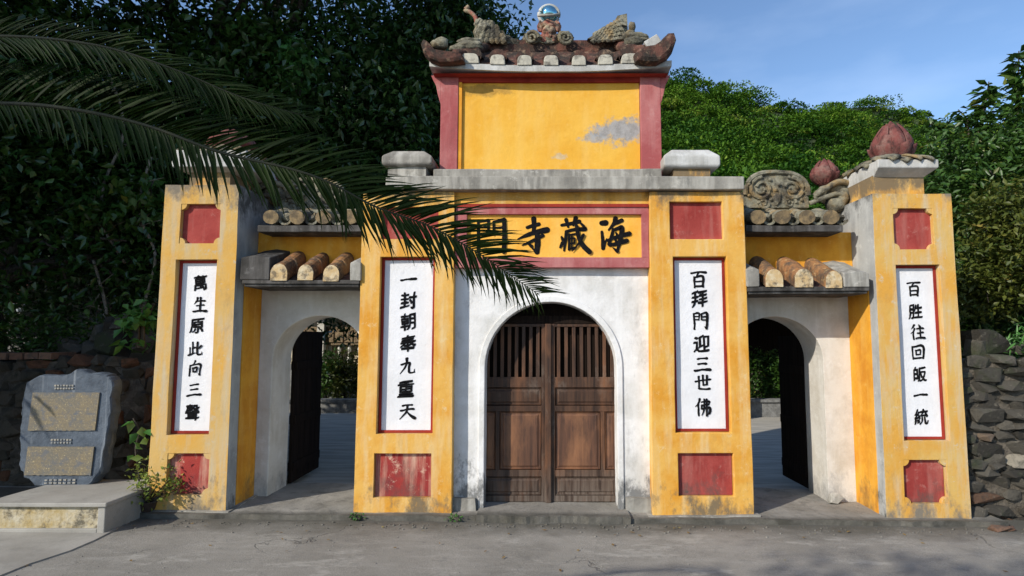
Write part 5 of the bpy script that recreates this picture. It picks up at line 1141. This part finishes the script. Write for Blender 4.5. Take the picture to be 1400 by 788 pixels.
# loose grit and crumbs of cement along the broken step edge and over the road
gp = []
for i in range(260):
    x_ = random.uniform(-4, 4.6); gp.append((x_, -.16-abs(random.gauss(0, .10)), random.uniform(.004, .014)))
for i in range(300):
    gp.append((random.uniform(-4, 4.5), random.uniform(-2.6, -.1), random.uniform(.003, .008)))
V_, F_ = [], []
for (x_, y_, r_) in gp:
    b_ = len(V_); z_ = gz(x_)+r_*.3
    for d_ in ((1, 0, 0), (0, 1, 0), (-1, 0, 0), (0, -1, 0), (0, 0, 1), (0, 0, -1)): V_.append((x_+d_[0]*r_*random.uniform(.7, 1.5), y_+d_[1]*r_*random.uniform(.7, 1.5), z_+d_[2]*r_*random.uniform(.5, .9)))
    for f_ in ((0, 1, 4), (1, 2, 4), (2, 3, 4), (3, 0, 4), (1, 0, 5), (2, 1, 5), (3, 2, 5), (0, 3, 5)): F_.append(tuple(b_+q for q in f_))
link('grit', np_mesh('grit', V_, F_, 'road'), None, 'loose grey grit and crumbs of cement on the road', kind='stuff', cat='grit')
lp_ = np.array([(random.uniform(-4, 4.6), random.choice((-.25-abs(random.gauss(0, .2)), random.uniform(-2.2, -.2))), 0.0) for _ in range(70)]); lp_[:, 2] = [gz(v[0])+.012 for v in lp_]
V_, F_, H_ = leaves(lp_, .045, .022, 0, out=np.array([0, 0, 0])); V_ = V_.reshape(-1, 4, 3); V_[:, :, 2] = lp_[:, None, 2]+(V_[:, :, 2]-lp_[:, None, 2])*.25; V_ = V_.reshape(-1, 3)
link('leaf_litter', np_mesh('leaf_litter', V_, F_, 'dead_leaf', H_), None, 'a few small dry fallen leaves on the road', kind='stuff', cat='fallen leaves')
for i, (pp, yy_, lab) in enumerate((([(150, 100), (170, 180), (140, 260), (150, 330)], 2.1, 'bare liana hanging in the dark trees at left'), ([(205, 215), (190, 290), (212, 350), (196, 420)], 2.0, 'twisted pale liana beside the outermost left pillar'), ([(60, 330), (90, 290), (130, 300), (170, 360)], 2.0, 'thin looping bare twig in the dark gap at left'),
        ([(128, 355), (140, 400), (146, 430)], 1.9, 'short bare pale stem above the boulders'), ([(470, 0), (480, 60), (468, 130), (476, 200)], 4.0, 'thin liana hanging in the trees left of the pavilion'))):
    e_ = empty('liana', PX(*pp[0], yy_), lab, 'liana'); bm = bmesh.new(); pth = smooth_path([PX(a_, b_, yy_) for a_, b_ in pp], 8); tube(bm, pth, [.018 if yy_ < 3 else .02]*len(pth), 6)
    obj('stem', bm, 'liana', e_, smooth=True, wob=.015, wl=.1)
    for q in range(4):
        bm = bmesh.new(); st = pth[random.randint(3, len(pth)-2)]; tube(bm, [st, st+Vector((random.uniform(-.2, .2), -.05, random.uniform(-.05, .12))), st+Vector((random.uniform(-.4, .4), -.1, random.uniform(-.2, .2)))], [.008, .006, .003], 5)
        obj('twig', bm, 'liana', e_, smooth=True)
# creepers hanging in the dark trees, lighter leaf colour standing in for sunlit clusters
for i, (px_, py_, yy, r_, lab) in enumerate(((345, 62, 3.0, (.42, .2, .5), 'creeper with pale heart-shaped leaves hanging at the top, right of the upper palm frond'), (408, 92, 3.0, (.22, .2, .5), 'thin creeper trail hanging down beside the pale heart-leaved creeper'),
        (75, 232, 2.2, (.5, .2, .25), 'dim creeper under the long palm frond at far left'), (125, 300, 2.0, (.3, .2, .35), 'creeper with few leaves in the dark gap above the rubble wall'), (190, 275, 2.0, (.25, .2, .35), 'creeper close to the outermost left pillar in the dark trees'))):
    x_, z_ = P(px_, py_, yy); shrub('creeper', lab, (x_, yy, z_), r_, int(700*r_[0]*r_[2]/.2), .15, .095, 'leaf_mid' if i != 1 else 'leaf_bright', 'creeper', hang=.9, twig=.1)
# ================================================================== BEHIND THE GATE
lamp = empty('garden_lamp', (X(1067, 560, 6.8), 6.8, 0), 'thin garden lamp post with a small white head seen through the right arch', 'lamp')
bm = bmesh.new(); xl_, zl_ = P(1067, 488, 6.8); tube(bm, [(xl_, 6.8, -.05), (xl_, 6.8, zl_-.05)], .012, 6); obj('post', bm, 'pale_post', lamp)
bm = bmesh.new(); lathe(bm, [(.02, zl_-.06), (.035, zl_-.03), (.035, zl_+.03), (.012, zl_+.06)], (xl_, 6.8), 10); obj('lamp_head', bm, 'pale_post', lamp)
hall = empty('courtyard_building', (-3, 8.6, 0), 'dim hall with carved brown frieze and dark balusters seen through the left arch', 'building')
yh = 8.4
def pb(px, py, y=yh): return P(px, py, y)
xL, xRr = -6.2, -1.2
bm = bmesh.new(); box(bm, xL, xRr, yh+.4, yh+3, 0, 2.35); obj('wall', bm, 'beige', hall)
bm = bmesh.new(); box(bm, xL, xRr, yh+.1, yh+.42, pb(460, 472)[1], pb(460, 447)[1]); fr = obj('frieze', bm, 'brown_band', hall)
for i in range(22):
    x_ = xL+.1+i*.225; bm = bmesh.new(); box(bm, x_, x_+.19, yh+.07, yh+.11, pb(460, 468)[1], pb(460, 451)[1]); lump(bm, (x_+.095, yh+.07, pb(460, 459)[1]), (.07, .03, .05), 2, .4); obj('carved_panel', bm, 'brown_band', hall, wob=.004)
for i in range(20):
    x_ = xL+.1+i*.24; bm = bmesh.new(); lathe(bm, [(.04, pb(460, 498)[1]), (.065, pb(460, 492)[1]), (.03, pb(460, 485)[1]), (.05, pb(460, 478)[1]), (.04, pb(460, 473)[1])], (x_, yh+.2), 8); obj('baluster', bm, 'pale_post', hall)
bm = bmesh.new(); box(bm, xL, xRr, yh+.05, yh+.4, 0, pb(460, 499)[1]); obj('parapet', bm, 'grey_wall', hall)
bm = bmesh.new(); box(bm, pb(438, 470)[0]-.08, pb(438, 470)[0]+.08, yh-.02, yh+.14, .2, 2.2); obj('post', bm, 'pale_post', hall)
bm = bmesh.new(); v = [bm.verts.new(p) for p in ((xL-.3, yh-.4, 2.28), (xRr+.3, yh-.4, 2.28), (xRr+.3, yh+2, 2.5), (xL-.3, yh+2, 2.5), (xL-.3, yh-.4, 2.36), (xRr+.3, yh-.4, 2.36), (xRr+.3, yh+2, 2.58), (xL-.3, yh+2, 2.58))]
for f in ((0, 3, 2, 1), (4, 5, 6, 7), (0, 1, 5, 4), (1, 2, 6, 5), (2, 3, 7, 6), (3, 0, 4, 7)): bm.faces.new([v[i] for i in f])
obj('roof', bm, 'shed_roof', hall)
h2 = empty('courtyard_building', (4.5, 8, 0), 'dark open-fronted hall with a red tiled eave seen through the right arch', 'building')
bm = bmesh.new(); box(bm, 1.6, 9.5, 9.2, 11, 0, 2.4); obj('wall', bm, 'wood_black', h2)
bm = bmesh.new(); v = [bm.verts.new(p) for p in ((1.5, 6.6, 2.02), (9.6, 6.6, 2.02), (9.6, 9.6, 2.6), (1.5, 9.6, 2.6), (1.5, 6.6, 2.09), (9.6, 6.6, 2.09), (9.6, 9.6, 2.67), (1.5, 9.6, 2.67))]
for f in ((0, 3, 2, 1), (4, 5, 6, 7), (0, 1, 5, 4), (1, 2, 6, 5), (2, 3, 7, 6), (3, 0, 4, 7)): bm.faces.new([v[i] for i in f])
obj('roof', bm, 'shed_roof', h2)
for i in range(30):
    x_ = 1.6+i*.26; bm = bmesh.new(); tube(bm, [(x_, 6.56, 2.12), (x_, 9.5, 2.69)], .06, 8); obj('roof_tile', bm, 'shed_roof', h2)
for x_ in (2.4, 4.15, 6.2, 8.4): bm = bmesh.new(); box(bm, x_-.07, x_+.07, 6.9, 7.04, 0, 2.1); obj('post', bm, 'brown_band', h2)
pw = empty('planter_wall', (0, 7.4, 0), 'low grey planter wall across the back of the courtyard', 'planter')
bm = bmesh.new(); box(bm, -6, 7.5, 7.3, 7.5, -.1, .22); obj('wall', bm, 'grey_wall', pw, wob=.01, wl=.5)
bm = bmesh.new(); box(bm, -6.02, 7.52, 7.26, 7.54, .22, .28); obj('coping', bm, 'grey_wall', pw)
for i, (px_, lab) in enumerate(((446, 'dark green shrub in the courtyard seen at the left of the left arch opening'), (474, 'reddish dark shrub in the courtyard beside the pillar in the left arch'), (1038, 'dark green shrub in the courtyard seen through the right arch'), (1062, 'dark green shrub in the courtyard beside the open right leaf'))):
    x_ = X(px_, 520, 7.9); shrub('courtyard_shrub', lab, (x_, 7.9, .72), (.42, .3, .62), 1400, .12, .05, 'leaf_mid' if i != 1 else 'leaf_olive', 'shrub', 'shrubs in the courtyard')
# small brown-roofed shed far left in the trees
sh = empty('shed', (-8, 4, .9), 'half-hidden shed with a brown roof and pale fascia among the trees at far left', 'shed')
ysd = 3.0; xa, za = P(-70, 415, ysd); xb, zb2 = P(52, 388, ysd)
bm = bmesh.new(); box(bm, xa-1, xb-.1, ysd+.15, ysd+1.4, .9, za+.1); obj('wall', bm, 'grey_wall', sh)
bm = bmesh.new(); v = [bm.verts.new(p) for p in ((xa-1, ysd, za), (xb, ysd, za), (xb-.15, ysd+.8, zb2+.15), (xa-1, ysd+.8, zb2+.15), (xb, ysd+1.6, za), (xa-1, ysd+1.6, za))]
for f in ((0, 1, 2, 3), (3, 2, 4, 5), (0, 5, 4, 1), (1, 4, 2), (0, 3, 5)): bm.faces.new([v[i] for i in f])
obj('roof', bm, 'shed_roof', sh); bm = bmesh.new(); box(bm, xb-.35, xb+.03, ysd-.04, ysd-.005, za-.12, za-.002); obj('fascia', bm, 'white_trim', sh)

# ================================================================== TREES
tree('broadleaf_tree', 'big dark broadleaf tree filling the upper left behind the outer left pillar', (-5.0, 4.2, 0),
     [(-5.6, 3.6, 5.2, 2.3, 1.5, 1.9), (-3.4, 4.2, 5.6, 1.9, 1.4, 1.8), (-5.2, 3.4, 3.2, 1.9, 1.0, 1.3), (-7.4, 3.0, 3.9, 1.8, 1.3, 2.0), (-3.2, 4.4, 3.8, 1.6, 1.1, 1.2)], 60000, .15, .075, 'leaf_dark', .24)
tree('broadleaf_tree', 'dark broadleaf tree directly behind the pavilion, its crown edge against the sky', (-2.0, 5.6, 0),
     [(-2.1, 5.4, 6.6, 1.5, 1.3, 1.7), (-1.9, 5.6, 4.6, 1.35, 1.2, 1.5), (-1.5, 5.4, 7.35, 1.1, .9, .8), (-3.3, 5.4, 3.2, 1.8, 1.1, 1.4), (-1.6, 5.8, 2.8, 1.3, 1.0, 1.2)], 46000, .14, .07, 'leaf_dark', .2)
tree('broadleaf_tree', 'dark tree at the left edge above the slate stele', (-7.2, 2.0, .8),
     [(-7.3, 1.6, 4.4, 1.6, 1.4, 1.7), (-6.4, 2.2, 2.9, 1.4, .8, 1.2), (-5.0, 2.6, 2.6, 1.2, .7, .9), (-7.6, 1.2, 6.3, 2.0, 1.8, 1.5), (-8.2, -.2, 4.6, 1.3, 1.4, 1.8)], 36000, .13, .065, 'leaf_dark', .2)
tree('broadleaf_tree', 'shade tree out at the left whose crown darkens the stele corner', (-8.2, -1.2, 0),
     [(-7.6, -.6, 3.1, 1.3, 1.0, 1.9), (-8.3, .9, 5.2, 1.7, 1.5, 2.0), (-6.1, 1.3, 7.7, 2.0, 1.4, .9), (-8.0, 0, 7.2, 1.8, 1.4, 1.2), (-7.9, -.2, 1.9, 1.3, 1.0, 1.3), (-9.0, -.8, 4.6, 1.5, 1.5, 1.8)], 40000, .30, .18, 'leaf_dark', .22)
tree('broadleaf_tree', 'unseen tall tree added above the view, its canopy shading the trees at upper left', (-6.8, 5.2, 0),
     [(-4.2, 1.9, 8.2, 2.0, 1.3, .9), (-2.6, 3.0, 8.9, 1.7, 1.2, .8), (-6.2, 3.2, 8.0, 1.7, 1.4, .9), (-4.4, 4.4, 8.6, 2.0, 1.4, .8)], 4800, .30, .18, 'leaf_dark', .24)  # out-of-view canopy added to keep the upper left trees dark
tree('broadleaf_tree', 'green tree behind the outer right pillar at the right edge', (6.4, 3.6, 0),
     [PX(1340, 330, 3.4)+(1.0, .9, 1.1), PX(1395, 300, 3.2)+(1.1, .9, 1.2), PX(1390, 420, 3.0)+(1.0, .8, .8), PX(1320, 235, 4.0)+(.9, .8, .75), PX(1440, 220, 3.6)+(1.3, 1, 1.1), PX(1300, 420, 3.6)+(1.2, .8, .9)], 26000, .13, .055, 'leaf_mid', .14, hang=.35, twig=.16)
tree('broadleaf_tree', 'olive leaved tree low at the right edge above the rubble wall', (6.6, 2.0, .9),
     [PX(1385, 300, 2.2)+(.62, .5, .5), PX(1400, 360, 2.0)+(.7, .5, .5), PX(1345, 390, 2.2)+(.6, .4, .4)], 7500, .10, .045, 'leaf_olive', .08, hang=.2, twig=.13)
g_ = Vector((2.4, -2.45, 0))+sdir*14
tree('broadleaf_tree', 'street tree behind the viewpoint whose thin crown dapples the road at right', (-8.5, -11.5, gz(-8)), [(g_.x, g_.y, g_.z, 2.6, 1.1, .8), (g_.x+1.8, g_.y-.6, g_.z+.3, 1.6, 1.0, .7), (g_.x-2.2, g_.y-.5, g_.z-.2, 1.4, .9, .7)], 5200, .15, .08, 'leaf_mid', .16, twig=.25)
def sprig(name, lab, pix, y, n, ln, wd):
    e = empty(name, PX(*pix[0], y), lab, 'tree'); pth = smooth_path([PX(a_, b_, y) for a_, b_ in pix], 8); bm = bmesh.new(); tube(bm, pth, [.03*(1-.7*i/(len(pth)-1)) for i in range(len(pth))], 6); obj('trunk', bm, 'bark', e, smooth=True)
    ps = []; 
    for i in range(n):
        t = random.uniform(.12, 1); q = pth[int(t*(len(pth)-1))]; ps.append((q.x+random.gauss(0, .04), q.y+random.gauss(0, .04), q.z+random.gauss(0, .03)))
    ps = np.array(ps); o_ = rng.normal(size=(n, 3))*np.array([1.6, 1.2, .3])+np.array([0, 0, -.15]); V, F, H = leaves(ps, ln, wd, .4, out=o_); link('crown', np_mesh('crown', V, F, 'leaf_mid', H), e)
sprig('sapling', 'slender leafy shoot standing against the sky left of the right edge', [(1345, 240), (1338, 190), (1346, 150), (1352, 112)], 4.2, 150, .26, .12)
sprig('sapling', 'taller leafy shoot cut by the right edge against the sky', [(1388, 240), (1390, 180), (1392, 120), (1393, 70)], 4.0, 220, .28, .12)
sprig('sapling', 'low spreading leafy shoot just above the outer right pillar cap', [(1300, 230), (1296, 200), (1285, 176), (1268, 168)], 4.4, 90, .22, .09)
sprig('sapling', 'short leafy shoot on the tree line right of the outer right pillar', [(1330, 230), (1325, 195), (1322, 165), (1310, 150)], 4.2, 70, .22, .09)

# ================================================================== HILL AND FOREST
def ridge_elev(px):   # skyline of the photo: py by px
    pts = [(-900, 150), (0, 120), (500, 100), (880, 116), (925, 108), (960, 110), (1000, 128), (1075, 148), (1130, 160), (1180, 176), (1230, 196), (1300, 222), (1400, 240), (1700, 300), (2600, 380)]
    return float(np.interp(px, [p[0] for p in pts], [p[1] for p in pts]))
def hill_z(px, t, y0, y1, rid, low):    # t 0..1 from foot to crest
    y = y0+(y1-y0)*t; py = low+(rid-low)*(t**.55); x_, z_ = P(px, py, y); return x_, y, z_
def hill(name, y0, y1, rid, low, pxs, nt_=16, crown=None, lab=None, seed=0, size=1.0, count=9000, hu=.45):
    bm = bmesh.new(); g = []
    for i, px in enumerate(pxs):
        col = []
        for j in range(nt_+1):
            x_, y, z_ = hill_z(px, j/nt_, y0, y1, rid(px), low); n_ = noise.noise(Vector((x_*.06, y*.06, seed)))*3.2*math.sin(math.pi*min(1, j/nt_*.98)); col.append(bm.verts.new((x_, y, z_+n_-size*.8)))
        x_, y, z_ = hill_z(px, 1, y0, y1, rid(px), low); col.append(bm.verts.new((x_*1.3, y*1.5, -1))); g.append(col)
    for a_, b_ in zip(g, g[1:]):
        for s in range(len(a_)-1): bm.faces.new((a_[s], a_[s+1], b_[s+1], b_[s]))
    obj(name, bm, 'hill', kind='structure', smooth=True)
    allV, allF, allH, off = [], [], [], 0
    for (N_, per, ra, rb, lift, k_) in ((int(count*.09), 230, 1.0, 2.5, .35, 1.0), (int(count*.32), 60, .45, .95, -.1, .8)):
        px = rng.uniform(max(pxs[0], 560), min(pxs[-1], 1540), N_); t = rng.uniform(.02, 1.0, N_); cs = []
        for a_, b_ in zip(px, t):
            x_, y, z_ = hill_z(a_, b_, y0, y1, rid(a_), low); n_ = noise.noise(Vector((x_*.06, y*.06, seed)))*3.2*math.sin(math.pi*b_*.98); cs.append((x_, y, z_+n_-size*.8))
        cs = np.array(cs); rr_ = (ra+(rb-ra)*rng.uniform(0, 1, N_)**1.6)*size; cs[:, 2] += rr_*lift
        lobes = rng.normal(size=(N_, 5, 3)); lobes /= np.linalg.norm(lobes, axis=2)[..., None]; lobes[..., 2] = np.abs(lobes[..., 2])*.8
        li = rng.integers(0, 5, (N_, per)); lc = np.take_along_axis(lobes, li[..., None].repeat(3, 2), 1)
        d = rng.normal(size=(N_, per, 3)); d /= np.linalg.norm(d, axis=2)[..., None]; d[..., 2] = np.abs(d[..., 2])-.25
        p = (cs[:, None, :]+rr_[:, None, None]*(lc*.55+d*rng.uniform(.38, .56, (N_, per, 1)))*np.array([1.1, 1, .85])).reshape(-1, 3)
        lowf = np.array([noise.noise(Vector((c[0]*.09, c[1]*.09, c[2]*.12))) for c in cs]); hue = np.repeat(np.clip(rng.normal(hu, .28, N_)+lowf*.8, 0, 1), per)
        V, F, H = leaves(p, .30*size*k_, .19*size*k_, .1, hue, out=(d+lc).reshape(-1, 3)*.9)
        allV.append(V); allF.append(F+off); allH.append(H); off += len(V)
    V, F, H = np.concatenate(allV), np.concatenate(allF), np.concatenate(allH)
    link('forest', np_mesh('forest', V, F, 'forest', H), None, lab, kind='stuff', cat='forest')
hill('hill', 22, 58, ridge_elev, 330, list(range(-900, 2601, 70)), count=11500, size=.95, lab='dense green forest covering the near hillside behind the gate', seed=1)
rid2 = lambda px: float(np.interp(px, [800, 1060, 1130, 1165, 1190, 1225, 1285, 1330, 1500, 2000], [190, 152, 143, 140, 136, 143, 159, 170, 192, 260]))
hill('far_hill', 90, 130, rid2, 260, list(range(760, 2001, 40)), count=2600, size=1.7, lab='paler forest on the far hilltop at right', seed=5, hu=.6)
